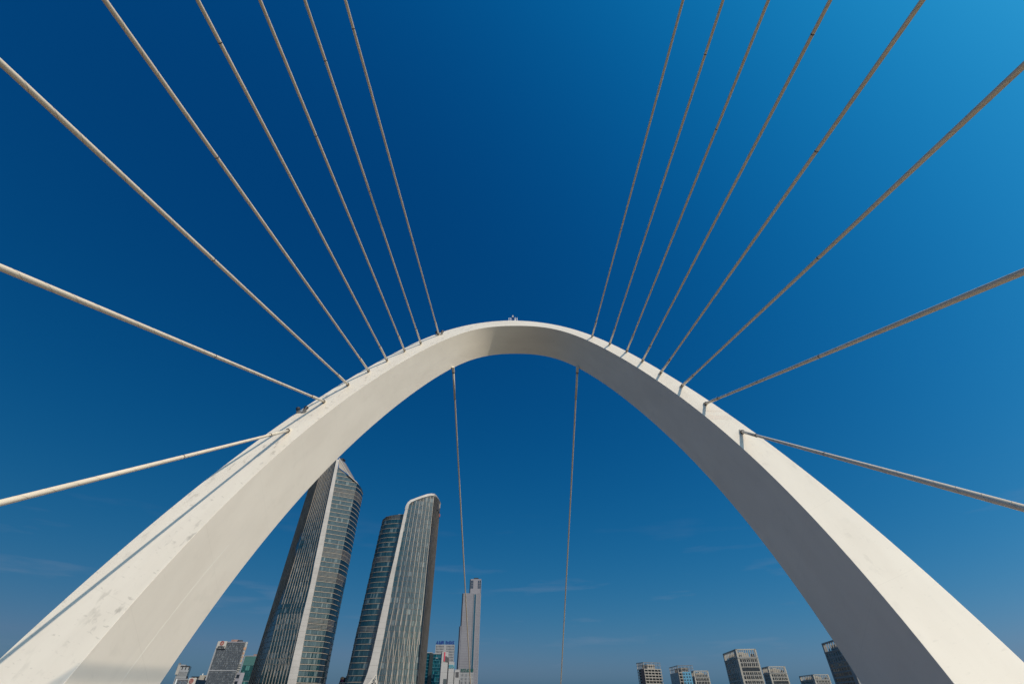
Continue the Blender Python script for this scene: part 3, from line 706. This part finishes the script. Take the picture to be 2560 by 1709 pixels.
# ---- far grey supertall behind the left back stay
b = Box(1158.6, 1481.6, 1100, 1156, 1202.0, R(2), 'office_tower', 'slender grey tower with a narrow top block and a blue slot down its front', 'tower', M_GREY, depth=26)
W = b.wr
zr = at(1203, 1446, 1100).z
a_l = run_to(Vector((b.c.x, b.c.y, zr)), R(2), 1177)[1]
zblk = zr; a0 = run_to(Vector((b.c.x, b.c.y, b.z1)), R(2), 1175.5)[1]
b.slab('top_block', M_GREY, b.z1, zblk, a0=a0, a1=W - .2, b0=.3, b1=20)
b.slab('roof_cap', M_DARK, zblk, zblk + 2.4, a0=a0 + (W - a0) * .28, a1=a0 + (W - a0) * .72, b0=1, b1=14)
for k, (u, w_) in enumerate(((.07, .10), (.20, .10), (.74, .10), (.90, .12))):
    b.slab('glass_strip', M_BLUEG, b.z1 + 9, zblk - 3, a0=a0 + (W - a0) * (u - w_ / 2), a1=a0 + (W - a0) * (u + w_ / 2), b0=-.1 + .3, b1=.5)
    for j in range(1, 3): b.beam('r', b.z1 + 9 + (zblk - b.z1 - 12) * j / 3, b.z1 + 9.5 + (zblk - b.z1 - 12) * j / 3, M_GREY, 'transom', .0, a0=a0 + (W - a0) * (u - w_ / 2), a1=a0 + (W - a0) * (u + w_ / 2))
zs1, as1 = b.hpx(1186.2, 1484.5); as2 = b.hpx(1190.2, 1484.5)[1]
b.beam('r', GROUND, zs1, mat('slot_glass', (0.01, 0.075, 0.13), 0.25), 'glass_slot', .25, a0=as1, a1=as2, back=-.3)
for a_ in (as1 - .6, as2 + .6): b.post('r', a_, GROUND, zs1 + 1, .8, M_PALE, 'slot_frame', 1.0)
zst, _ = b.hpx(1150.6, 1563.8)
bb = run_to(Vector((b.c.x, b.c.y, zst)), R(2), 1151.2)[1]
b.slab('side_wing', M_GREY, GROUND, zst, a0=min(-.4, bb), a1=1.0, b0=.6, b1=22)
b.slab('side_glass', M_BLUEG, zst, b.z1 - .3, a0=-2.6, a1=-.05, b0=1.2, b1=22); b.slab('side_glass', M_BLUEG, GROUND, zst - .3, a0=min(-.4, bb) - 2.8, a1=min(-.4, bb) - .05, b0=1.8, b1=21); b.slab('side_glass', M_BLUEG, b.z1 + .3, zblk - .5, a0=a0 - 2.2, a1=a0 - .05, b0=1.2, b1=19)
nf_ = 46
mb = MB()
for j in range(34):
    a_ = W * (j + .5) / 34
    if as1 - .8 < a_ < as2 + .8: continue
    b.post('r', a_, GROUND, b.z1, .42, None, '', .22, mb=mb)
mb.build('upright_ribs', M_GREY, b.t, kind='stuff')
mb = MB()
for j in range(nf_):
    z = GROUND + (b.z1 - GROUND) * j / nf_
    b.beam('r', z, z + .7, None, '', .08, a1=as1 - .8, mb=mb); b.beam('r', z, z + .7, None, '', .08, a0=as2 + .8, mb=mb)
mb.build('floor_lines', M_BANKF, b.t, kind='stuff')
b.post('r', W - .3, GROUND, zr, .7, M_PALE, 'corner_trim', .4)

# ---- white grid block with blue rooftop characters
b = Box(1090.5, 1610, 760, None, 1135.6, R(3), 'office_block', 'white gridded office block with a row of blue characters on its roof', 'building', M_BLUEG, depth=18)
nc, nf_ = 14, 20
zb_ = b.z1 - 62
for j in range(nc + 1): b.post('r', b.wr * j / nc, GROUND, b.z1, .95, M_PALE, 'pilaster', .5)
for i in range(nf_ + 1):
    z = b.z1 - 3.1 * i; b.beam('r', z - 1.25, z - (.0 if i == 0 else .2), M_PALE, 'spandrel', .38)
b.beam('r', zb_, b.z1, M_PALE, 'stair_bay', .46, a0=b.wr * .42, a1=b.wr * .58)
b.panes('r', GROUND, b.z1, 24, nc, M_BLUEG)
lw = b.wr / 10.4
for k in range(10):
    if k == 4: continue
    glyph(b, 'r', .6 + k * lw * 1.03, b.z1 + .3, lw * .82, 4.0, M_BLUES, 50 + k, .8)
for k in range(6): b.post('r', b.wr * (k + .5) / 6, b.z1, b.z1 + 4.4, .25, M_DARK, 'sign_post', -.3, -.6)
b.post('l', .1, GROUND, b.z1 + 2, .2, M_DARK, 'edge_trim', .3)
# ---- teal glass block
b = Box(1084, 1633, 640, None, 1104, R(4), 'glass_block', 'teal glass block between the lower glass tower and a white slab', 'building', M_TEAL, depth=16)
b.panes('r', GROUND, b.z1 - .6, 17, 12, M_TEAL, gx=.06, gz=.05, off=.1)
for i in range(18): b.beam('r', GROUND + (b.z1 - GROUND) * i / 17 - .2, GROUND + (b.z1 - GROUND) * i / 17 + .15, M_TEALS, 'transom', .28)
b.beam('r', b.z1 - .3, b.z1 + .5, M_PALE, 'parapet', .3)
mb = MB(); lz, la = b.hpx(1092, 1643)
glyph(b, 'r', la - 1.2, lz - .8, 2.6, 1.4, M_PALE, 3, .35, 'sign_mark')
b.slab('dark_column', M_CORE, GROUND, b.z1 - .3, a0=-4.2, a1=-.05, b0=-.6, b1=6)
b.slab('left_wing', M_TEAL, GROUND, b.z1 + .8, a0=-11.5, a1=-4.25, b0=.5, b1=14)
b.slab('wing_parapet', M_PALE, b.z1 + .8, b.z1 + 1.5, a0=-11.5, a1=-1.5, b0=.5, b1=14)
for i in range(17): b.beam('r', GROUND + (b.z1 - GROUND) * i / 17 + 1, GROUND + (b.z1 - GROUND) * i / 17 + 1.3, M_TEALS, 'transom', -.35, a0=-11.5, a1=-4.3, back=-.7)
# ---- three white slabs in a row
def slab_block(px, py, Y, pxr, label, mk):
    b = Box(px, py, Y, None, pxr, R(28), 'slab_block', label, 'building', M_PALE, 'white slabs lined up right of the glass towers', depth=3)
    b.slab('dark_gap_strip', M_DARK, GROUND, b.z1 - 9, a0=b.wr + .05, a1=b.wr + 1.2, b0=.4, b1=2.6)  # dark strip standing in for the gap beside each slab
    b.beam('r', b.z1 - .1, b.z1 + .9, M_PALE, 'parapet', .15)
    for i in range(1, 7): b.beam('r', b.z1 - 9 * i, b.z1 - 9 * i + .12, M_JOINT, 'panel_joint', .02)
    mk(b); return b
def mk1(b):
    z, a = b.hpx(1111, 1640); z2, a2 = b.hpx(1116, 1648)
    o, d, n_, W = b.wall('r'); mb = MB(); mb.bar(o + d * a + Vector((0, 0, z - 4.4)), o + d * a + Vector((0, 0, z + 4.2)), d, n_, 1.4, .02, .5); mb.build('sign_mark', M_PINK, b.t)
    for k in range(3): glyph(b, 'r', a + 1.4 + k * 1.5, z - 4.6 - k * .25, 1.3, 5.0 - k * .4, M_INK, 20 + k, .45)
    z3, a3 = b.hpx(1112.6, 1700); b.beam('r', GROUND, z3 + 1.5, M_BLUEG, 'corner_window', .12, a0=a3 - 2.2, a1=b.wr - .1)
def mk2(b):
    z, a = b.hpx(1129.7, 1665)
    for k in range(4): glyph(b, 'r', a - 4.2 + k * 2.0, z - 1.6, 1.7, 3.4, M_TEALS, 30 + k, .45)
def mk3(b):
    z, a = b.hpx(1143, 1685)
    for k in range(2): glyph(b, 'r', a - 2.2 + k * 2.2, z - 2.5, 1.9, 5, M_INK, 40 + k, .45)
slab_block(1136.8, 1674.5, 660, 1149, 'shortest of three white slabs in a row, bearing a small dark mark', mk3)
slab_block(1122.5, 1656, 640, 1136, 'middle white slab of three, with teal lettering near its top', mk2)
slab_block(1105.4, 1630, 620, 1121.4, 'tallest white slab of three, with a crimson emblem and dark lettering', mk1)
# ---- white block with green characters
b = Box(1150.6, 1680, 720, None, 1183.4, R(2), 'office_block', 'low white block with green rooftop characters in front of the grey tower', 'building', M_BLUEG, depth=16)
for j in range(11): b.post('r', b.wr * j / 10, GROUND, b.z1, .9 if j % 3 else 1.8, M_PALE, 'pilaster', .5)
for i in range(9): b.beam('r', b.z1 - 3.9 * i - 1.3, b.z1 - 3.9 * i - (.0 if i == 0 else .2), M_PALE, 'spandrel', .38)
b.panes('r', GROUND, b.z1, 12, 10, M_BLUEG)
lw = b.wr / 7.2
for k in range(7): glyph(b, 'r', .3 + k * lw * 1.03, b.z1 + .3, lw * .84, 3.6, M_GREENS, 70 + k, .8)
for k in range(5): b.post('r', b.wr * (k + .5) / 5, b.z1, b.z1 + 3.8, .25, M_DARK, 'sign_post', -.3, -.6)
# ---- small block with an orange and purple emblem between the towers
b = Box(849.5, 1700, 560, None, 881, R(2), 'apartment_block', 'small block with an orange and purple emblem between the two glass towers', 'building', M_GLD, depth=14)
for j in range(9): b.post('r', b.wr * j / 8, GROUND, b.z1 - 1.4, .55 if j not in (4, 7) else .9, M_PALE, 'pilaster', .5)
b.beam('r', b.z1 - 1.6, b.z1 - 1.1, M_PALE, 'cornice', .5, a1=b.wr * .36)
b.slab('sign_block', M_DARK, b.z1 - 1.1, b.z1 + 2.6, a0=.2, a1=b.wr * .34, b0=.1, b1=5)
disc(b, 'r', b.wr * .18, b.z1 + 1.7, 1.5, M_ORANGE, 'sign_mark', .5); o_ = b.beam('r', b.z1 - .9, b.z1 + .7, M_PURPLE, 'sign_mark', .62, a0=b.wr * .09, a1=b.wr * .29)
b.slab('attic', M_BLUEG, b.z1, b.z1 + 2.2, a0=b.wr * .4, a1=b.wr, b0=1, b1=10)
b.slab('roof_slab', M_GREY, b.z1 + 2.2, b.z1 + 3.4, a0=b.wr * .42, a1=b.wr + 1, b0=.4, b1=11)
b.slab('roof_slab', M_GREY, b.z1 + 3.4, b.z1 + 4.6, a0=b.wr * .5, a1=b.wr, b0=2, b1=9)
mb = MB(); q_ = b.pt(b.wr * .62, 3, b.z1 + 4.6); mb.tube(q_, q_ + Vector((0, 0, 3.6)), .15, .08, 8); mb.build('aerial', M_DARK, b.t)

# ---- bank tower with the round red emblem
b = Box(613.4, 1604.6, 425, None, 620.5, R(24), 'bank_tower', 'grey office slab with a round red emblem on a pale panel at its top corner', 'building', M_GLD, depth=15, body=False)
fw, LW = run_to(b.c, R(183), 547.2); LW = abs(LW); b.dl = Vector((math.cos(R(183)), math.sin(R(183)), 0)); b.wl = LW
b.nl = Vector((-b.dl.y, b.dl.x, 0)); b.nl = b.nl if b.nl.y < 0 else -b.nl; b.nr = b.nr if b.nr.y < 0 or b.nr.x > 0 else -b.nr
b.slab('body', M_CORE, GROUND, b.z1, 0)
b.panes('l', GROUND, b.z1 - .5, 34, 30, glass_mat('bank_glass', (0.03, 0.042, 0.058), (0.20, 0.215, 0.23), .35, .15, .5, (0.05, 0.066, 0.085)), gx=.1, gz=.1, off=.08)
for j in range(31):
    b.post('l', LW * j / 30, GROUND, b.z1 - .1, .12, M_MULL, 'mullion', .3)
b.post('l', LW + .3, GROUND, b.z1 + .2, .9, M_PALE, 'edge_trim', .5, -1.5)
zl_, _ = b.hpx(545, 1675, 'l'); b.beam('l', zl_ - .3, zl_ + .35, M_PALE, 'belt_course', .45)
b.beam('l', b.z1 - .2, b.z1 + .5, M_GREY, 'parapet', .3)
zp0, ap0 = b.hpx(546.5, 1619.6, 'l'); zp1, ap1 = b.hpx(568.5, 1602.5, 'l')
b.beam('l', zp0, b.z1 + .7, M_SIGNW, 'sign_panel', .8, a0=ap1, a1=LW + .2)
b.beam('l', zp0 - .9, zp0 - .02, M_DARK, 'panel_sill', .5, a0=ap1, a1=LW)
zc, ac = b.hpx(556.3, 1607.6, 'l'); disc(b, 'l', ac, zc + .2, 1.5, M_RED, 'emblem_ring', 1.0, .85)
o, d, n_, W = b.wall('l'); mb = MB(); mb.bar(o + d * (ac - .5) + Vector((0, 0, zc - .75)), o + d * (ac + .5) + Vector((0, 0, zc + 1.15)), d, n_, .45, .8, 1.03); mb.build('emblem_stroke', M_RED, b.t)
zt_, at_l = b.hpx(545.5, 1616, 'l'); at_r = b.hpx(563, 1616, 'l')[1]
for k in range(5): glyph(b, 'l', at_r + (at_l - at_r) * k / 5.0, zt_ - .7, (at_l - at_r) / 5.6, 1.3, M_INK, 90 + k, 1.0)
# lit end wall
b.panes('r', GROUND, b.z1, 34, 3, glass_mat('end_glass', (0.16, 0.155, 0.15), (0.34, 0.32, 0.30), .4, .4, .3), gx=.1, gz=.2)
b.beam('r', b.z1 - 14, b.z1 + .4, M_BANKF, 'end_sign', .5, a0=.4, a1=b.wr - .2)
zc2 = b.z1 - 4; disc(b, 'r', b.wr * .5, zc2, 1.0, M_ORANGE, 'sign_mark', .7)
for k in range(3): glyph(b, 'r', b.wr * .28, zc2 - 4 - 2.3 * k, b.wr * .45, 1.7, M_ORANGE, 100 + k, .7)
b.slab('roof_plant', M_BRICK, b.z1 + .5, b.z1 + 1.9, a0=2, a1=5, b0=LW * .52, b1=LW * .66)
b.slab('roof_plant', M_DARK, b.z1 + .5, b.z1 + 1.6, a0=2, a1=5, b0=LW * .38, b1=LW * .42)
zw = b.hpx(600, 1680, 'l')[0]
b.slab('lower_wing', M_GREY, GROUND, zw, a0=.4, a1=b.wr + 1.0, b0=-3.2, b1=-.3)
for k in range(3): b.slab('wing_window', M_GLD, zw - 3.4 - 4 * k, zw - 1.2 - 4 * k, a0=.2, a1=.6, b0=-2.7, b1=-.8)
# ---- green glass block behind it
b = Box(612.5, 1639, 640, None, 648, R(3), 'glass_block', 'green glass block half hidden behind the tallest glass tower', 'building', M_GREENG, depth=18)
b.beam('r', b.z1 - .1, b.z1 + .6, M_PALE, 'parapet', .3); b.post('r', 0, GROUND, b.z1 + .4, .7, M_PALE, 'edge_trim', .4)
zg = b.hpx(620, 1662)[0]
b.beam('r', zg, b.z1 - .2, mat('pale_green_screen', (0.07, 0.17, 0.155), .4), 'glass_screen', .2, a0=.4)
b.panes('r', GROUND, zg, 9, 7, M_GREENG, gx=.05, gz=.05, off=.12)
for i in range(9): b.beam('r', GROUND + (zg - GROUND) * i / 9 - .15, GROUND + (zg - GROUND) * i / 9 + .25, M_PALE if i % 3 == 0 else M_GREENS, 'transom', .3)
b.slab('roof_plant', M_BRICK, b.z1 + .6, b.z1 + 2.2, a0=b.wr * .5, a1=b.wr * .85, b0=3, b1=8)
# ---- white framed block half behind the left leg
b = Box(449, 1663, 420, 421, 475.5, R(24), 'office_block', 'white framed block with a brown sign panel, half hidden by the left arch leg', 'building', M_GLD, depth=12)
b.beam('r', b.z1 - .5, b.z1 + .1, M_DARK, 'roof_fascia', .6); b.slab('roof_slab', M_FRAME, b.z1 + .1, b.z1 + .8, a0=-1, a1=b.wr * .55, b0=0, b1=10)
zc = b.hpx(460, 1676)[0]
for j in range(9): b.post('r', b.wr * (j + .4) / 9, GROUND, zc, .5, M_FRAME, 'pilaster', .5)
for j in range(3): b.post('r', b.wr * (j + .6) / 3.2, zc, b.z1 - .5, 1.5, M_FRAME, 'upper_pier', .35)
b.beam('r', zc - .5, zc + .6, M_FRAME, 'cornice', .55)
for i in range(1, 6): b.beam('r', zc - 3.6 * i - .5, zc - 3.6 * i + .3, M_FRAME, 'spandrel', .35)
b.slab('sign_panel', M_STONE2, zc - 2.2, b.z1 + .05, a0=-.9, a1=b.wr * .12, b0=-1.2, b1=7.5)
glyph(b, 'l', 1.6, zc + .5, 3.2, 4.4, M_CONCD, 5, 1.5, 'sign_mark')
for i in range(8): b.beam('l', GROUND + 4 * i, GROUND + 4 * i + .9, M_FRAME, 'balcony_edge', .5, a0=8, a1=max(9, b.wl))
b.panes('l', GROUND, b.z1 - 2, 7, 4, M_GREENG, a0=7.6, off=.1)
b.post('l', 8.2, GROUND, b.z1 - 4.5, 1.1, M_FRAME, 'corner_pier', .6)
# ---- low block with the round red emblem in front of the bank tower
b = Box(443, 1697, 380, None, 491, R(3), 'low_block', 'low glass block with a round pink-red emblem at the bottom edge of the photo', 'building', M_BLUEG, depth=14)
b.beam('r', b.z1 - .25, b.z1 + .35, M_PALE, 'parapet', .4, a1=b.wr * .64); b.post('r', 0, GROUND, b.z1 + .3, .55, M_WHITE, 'edge_trim', .5)
for j in range(1, 9): b.post('r', b.wr * .62 * j / 9, GROUND, b.z1 - .2, .2, M_PALE, 'mullion', .35)
b.panes('r', GROUND, b.z1 - .3, 5, 9, M_BLUEG, a1=b.wr * .62, off=.08)
b.beam('r', GROUND, b.z1 + .9, M_SIGNW, 'sign_panel', .5, a0=b.wr * .62, a1=b.wr)
zc, ac = b.hpx(479.5, 1701); disc(b, 'r', ac, zc, 1.35, M_RED, 'emblem_ring', .75, .85); disc(b, 'r', ac, zc, .5, M_RED, 'emblem_core', .72)
# ---- block with dark canopy behind it
b = Box(480, 1689.5, 450, None, 512, R(3), 'low_block', 'dark canopied block with a brown panel left of the grey bank tower', 'building', M_BLUEG, depth=14)
b.beam('r', b.z1 - .5, b.z1, M_DARK, 'roof_fascia', .6, a1=b.wr * .66)
for j in range(5): b.post('r', b.wr * .13 * j + .5, GROUND, b.z1 - .5, .9, M_PALE if j % 2 == 0 else M_DARK, 'pier', .4)
b.slab('brown_panel', M_STONE, b.z1 - 4.5, b.z1 + .8, a0=b.wr * .66, a1=b.wr, b0=-1.2, b1=3)
mb = MB(); q_ = b.pt(b.wr * .8, -.4, b.z1 + .8); mb.tube(q_, q_ + Vector((0, 0, 1.1)), .35, .3, 10); mb.build('roof_vent', M_WHITE, b.t)

# ---- stone towers with colonnaded crowns
def stone_tower(cpx, cpy, Y, lpx, rpx, crown_py, label, yaw=R(-8), wl=20, bands=(), m=M_STONE, npil=8, low=None, gfl=True):
    b = Box(cpx, cpy, Y, lpx, rpx, yaw, 'stone_tower', label, 'tower', M_GLD, 'stone towers with open crowns', depth=wl, body=False)
    zc = b.hpx(cpx + 2, crown_py)[0]; H = b.z1 - zc
    b.slab('body', M_GLD, GROUND, zc - .05, -.35)
    W, L_ = b.wr, b.wl
    # open crown: roof beams, corner piers, columns, set-back lift house
    bw = .13 * H
    for side, n_ in (('r', npil), ('l', npil - 1)):
        Wd = W if side == 'r' else L_
        b.beam(side, b.z1 - bw, b.z1, m, 'crown_beam', .0, a0=.06, a1=Wd - .06, back=-1.6)
        b.beam(side, zc - .5, zc + .35, M_STONE2, 'crown_sill', .25, a0=0.05, a1=Wd - .05, back=-1.6)
        for j in range(1, n_ + 1):
            b.post(side, Wd * (j + .5) / (n_ + 1.6), zc + .35, b.z1 - bw, W * .026, m, 'crown_column', -.15, -1.35)
    b.slab('corner_pier', m, GROUND, b.z1 - .05, a0=0, a1=W * .085, b0=0, b1=L_ * .14)
    b.slab('corner_pier', m, GROUND, b.z1 - .05, a0=W * .93, a1=W, b0=0, b1=1.6)
    b.slab('corner_pier', m, GROUND, b.z1 - .05, a0=0, a1=1.6, b0=L_ * .94, b1=L_)
    b.slab('lift_house', m, zc, b.z1 - H * .36, a0=W * .16, a1=W * .72, b0=L_ * .22, b1=L_ * .8)
    b.slab('lift_house', m, zc, b.z1 - H * .2, a0=W * .40, a1=W * .60, b0=L_ * .3, b1=L_ * .7)
    b.slab('roof_plant', M_CONCD, zc, zc + H * .42, a0=W * .76, a1=W * .88, b0=3, b1=7)
    b.slab('roof_plant', M_PALE, zc, zc + H * .3, a0=W * .14, a1=W * .24, b0=1.8, b1=4)
    # floors below, split by dark glass bands
    lev = [zc - .5]; sec = H * 1.08; z = zc - .5; k = 0
    segs = []
    while z > GROUND:
        segs.append((max(GROUND, z - sec), z)); z -= sec
        if k == 0 and gfl: z -= H * .46; sec = H * .98
        k += 1
    for (za, zb) in segs:
        for side, n_ in (('r', npil), ('l', npil - 1)):
            Wd = W if side == 'r' else L_; a0, a1 = (W * .2, W * .88) if side == 'r' else (L_ * .24, L_ * .92)
            for j in range(n_):
                b.post(side, a0 + (a1 - a0) * j / (n_ - 1), za, zb, (W * .03 if j % 2 == 0 else W * .017), m, 'pilaster', .0, -.5)
            b.beam(side, za - .1, za + .55, m, 'floor_beam', -.02, back=-.6, a0=Wd * .08)
            b.beam(side, zb - .75, zb - .1, m, 'floor_beam', -.04, back=-.6, a0=Wd * .08)
            b.beam(side, (za + zb) / 2 - .5, (za + zb) / 2 + .5, M_STONE2, 'spandrel', -.2, back=-.5, a0=Wd * .08)
    b.panes('r', GROUND, zc - .6, int((zc - GROUND) / 2.2), npil * 2, M_GLD, off=-.28, gx=.08, gz=.06)
    b.panes('l', GROUND, zc - .6, int((zc - GROUND) / 2.2), npil * 2, M_GLD, off=-.28, gx=.08, gz=.06)
    return b
stone_tower(1838, 1621, 560, 1806.5, 1889, 1642, 'stone tower with an open colonnade crown, biggest of the right-hand group in clear view')
stone_tower(1919, 1664.3, 700, 1903.5, 1962.5, 1681, 'stone tower tucked against the right side of the biggest clear stone tower')
stone_tower(2032, 1684.3, 760, 1997, 2071, 1697.5, 'stone tower showing only its crown just left of the dark leaning tower')
stone_tower(1733, 1675, 800, 1708, 1770, 1691.5, 'stone tower in front of the blue filmed unfinished tower', gfl=False)
stone_tower(2104, 1591, 470, 2053, 2165, 1617, 'dark shaded stone tower partly hidden behind the right arch leg', yaw=R(-12), m=M_STONE2, wl=30)  # the greyer stone puts this tower's shade into its colour

# ---- unfinished frames
def frame_tower(cpx, cpy, Y, lpx, rpx, label, yaw, film):
    b = Box(cpx, cpy, Y, lpx, rpx, yaw, 'unfinished_tower', label, 'tower', M_CONCD, 'unfinished concrete towers', depth=22, body=False)
    W, L_ = b.wr, b.wl; zt = b.z1 - 8.5; n = int((zt - GROUND) / 3.7)
    b.slab('inner_core', M_CONCD, GROUND, b.z1 - 3, a0=W * .25, a1=W * .7, b0=L_ * .3, b1=L_ * .8)
    b.slab('dark_interior', M_CORE, GROUND, zt - 1, -1.6)
    for i in range(n + 1):
        z = zt - 3.7 * i; b.slab('floor_slab', M_CONC, z - 1.1, z, 0.0)
    for j in range(6):
        b.post('r', W * (.02 + .96 * j / 5), GROUND, zt, .8, M_CONC, 'column', -.05, -.9)
    for j in range(5):
        b.post('l', L_ * (.04 + .92 * j / 4), GROUND, b.z1 - .3, .7, M_CONC if j in (0, 4) else M_CONCD, 'column', -.05, -.8)
    if film:
        b.beam('l', GROUND, zt - .5, M_BLUEG, 'glazed_wall', .2, a0=.8, a1=L_ - .3)
        b.panes('l', GROUND, zt - .6, n, 8, M_BLUEG, off=.26, a0=.8)
        b.beam('r', GROUND, zt + .5, M_BLUEP, 'blue_film', .15, a0=W * .26, a1=W - .1)
        for i in range(n):
            for j in range(4): b.beam('r', zt - 3.7 * i - 3.0, zt - 3.7 * i - 1.4, M_CORE, 'opening', .25, a0=W * (.3 + .17 * j), a1=W * (.3 + .17 * j) + W * .08)
    else:
        b.beam('l', GROUND, zt, M_BLUEG, 'glazed_wall', .15, a0=.4, a1=L_ * .5)
    # crown frame and roof house
    for side in 'rl':
        Wd = W if side == 'r' else L_
        b.beam(side, b.z1 - .7, b.z1, M_CONCD, 'crown_beam', .1, back=-.6); b.beam(side, b.z1 - 4.4, b.z1 - 3.9, M_CONCD, 'crown_rail', .05, back=-.5)
        for j in range(9): b.post(side, Wd * (j + .2) / 8.5, zt, b.z1 - .3, .4, M_CONCD if j % 2 else M_CONC, 'crown_post', .0, -.5)
    b.slab('roof_house', M_CONC, zt, b.z1 - 2.6, a0=W * .22, a1=W * .68, b0=1.5, b1=L_ * .6)
    for k in range(2): b.slab('roof_opening', M_CORE, zt + 2.2, zt + 3.9, a0=W * (.34 + .12 * k), a1=W * (.34 + .12 * k) + W * .07, b0=1.35, b1=1.7)
    return b
frame_tower(1607.5, 1654, 900, 1590.5, 1650.5, 'unfinished tower of bare concrete floors with dark openings, left of the blue filmed tower', R(20), False)
frame_tower(1692.7, 1662, 860, 1672.5, 1731.5, 'unfinished tower with bright blue film on its front and a dark glazed side', R(-3), True)
for o in bpy.data.objects:
    if '_b' in o: del o['_b']
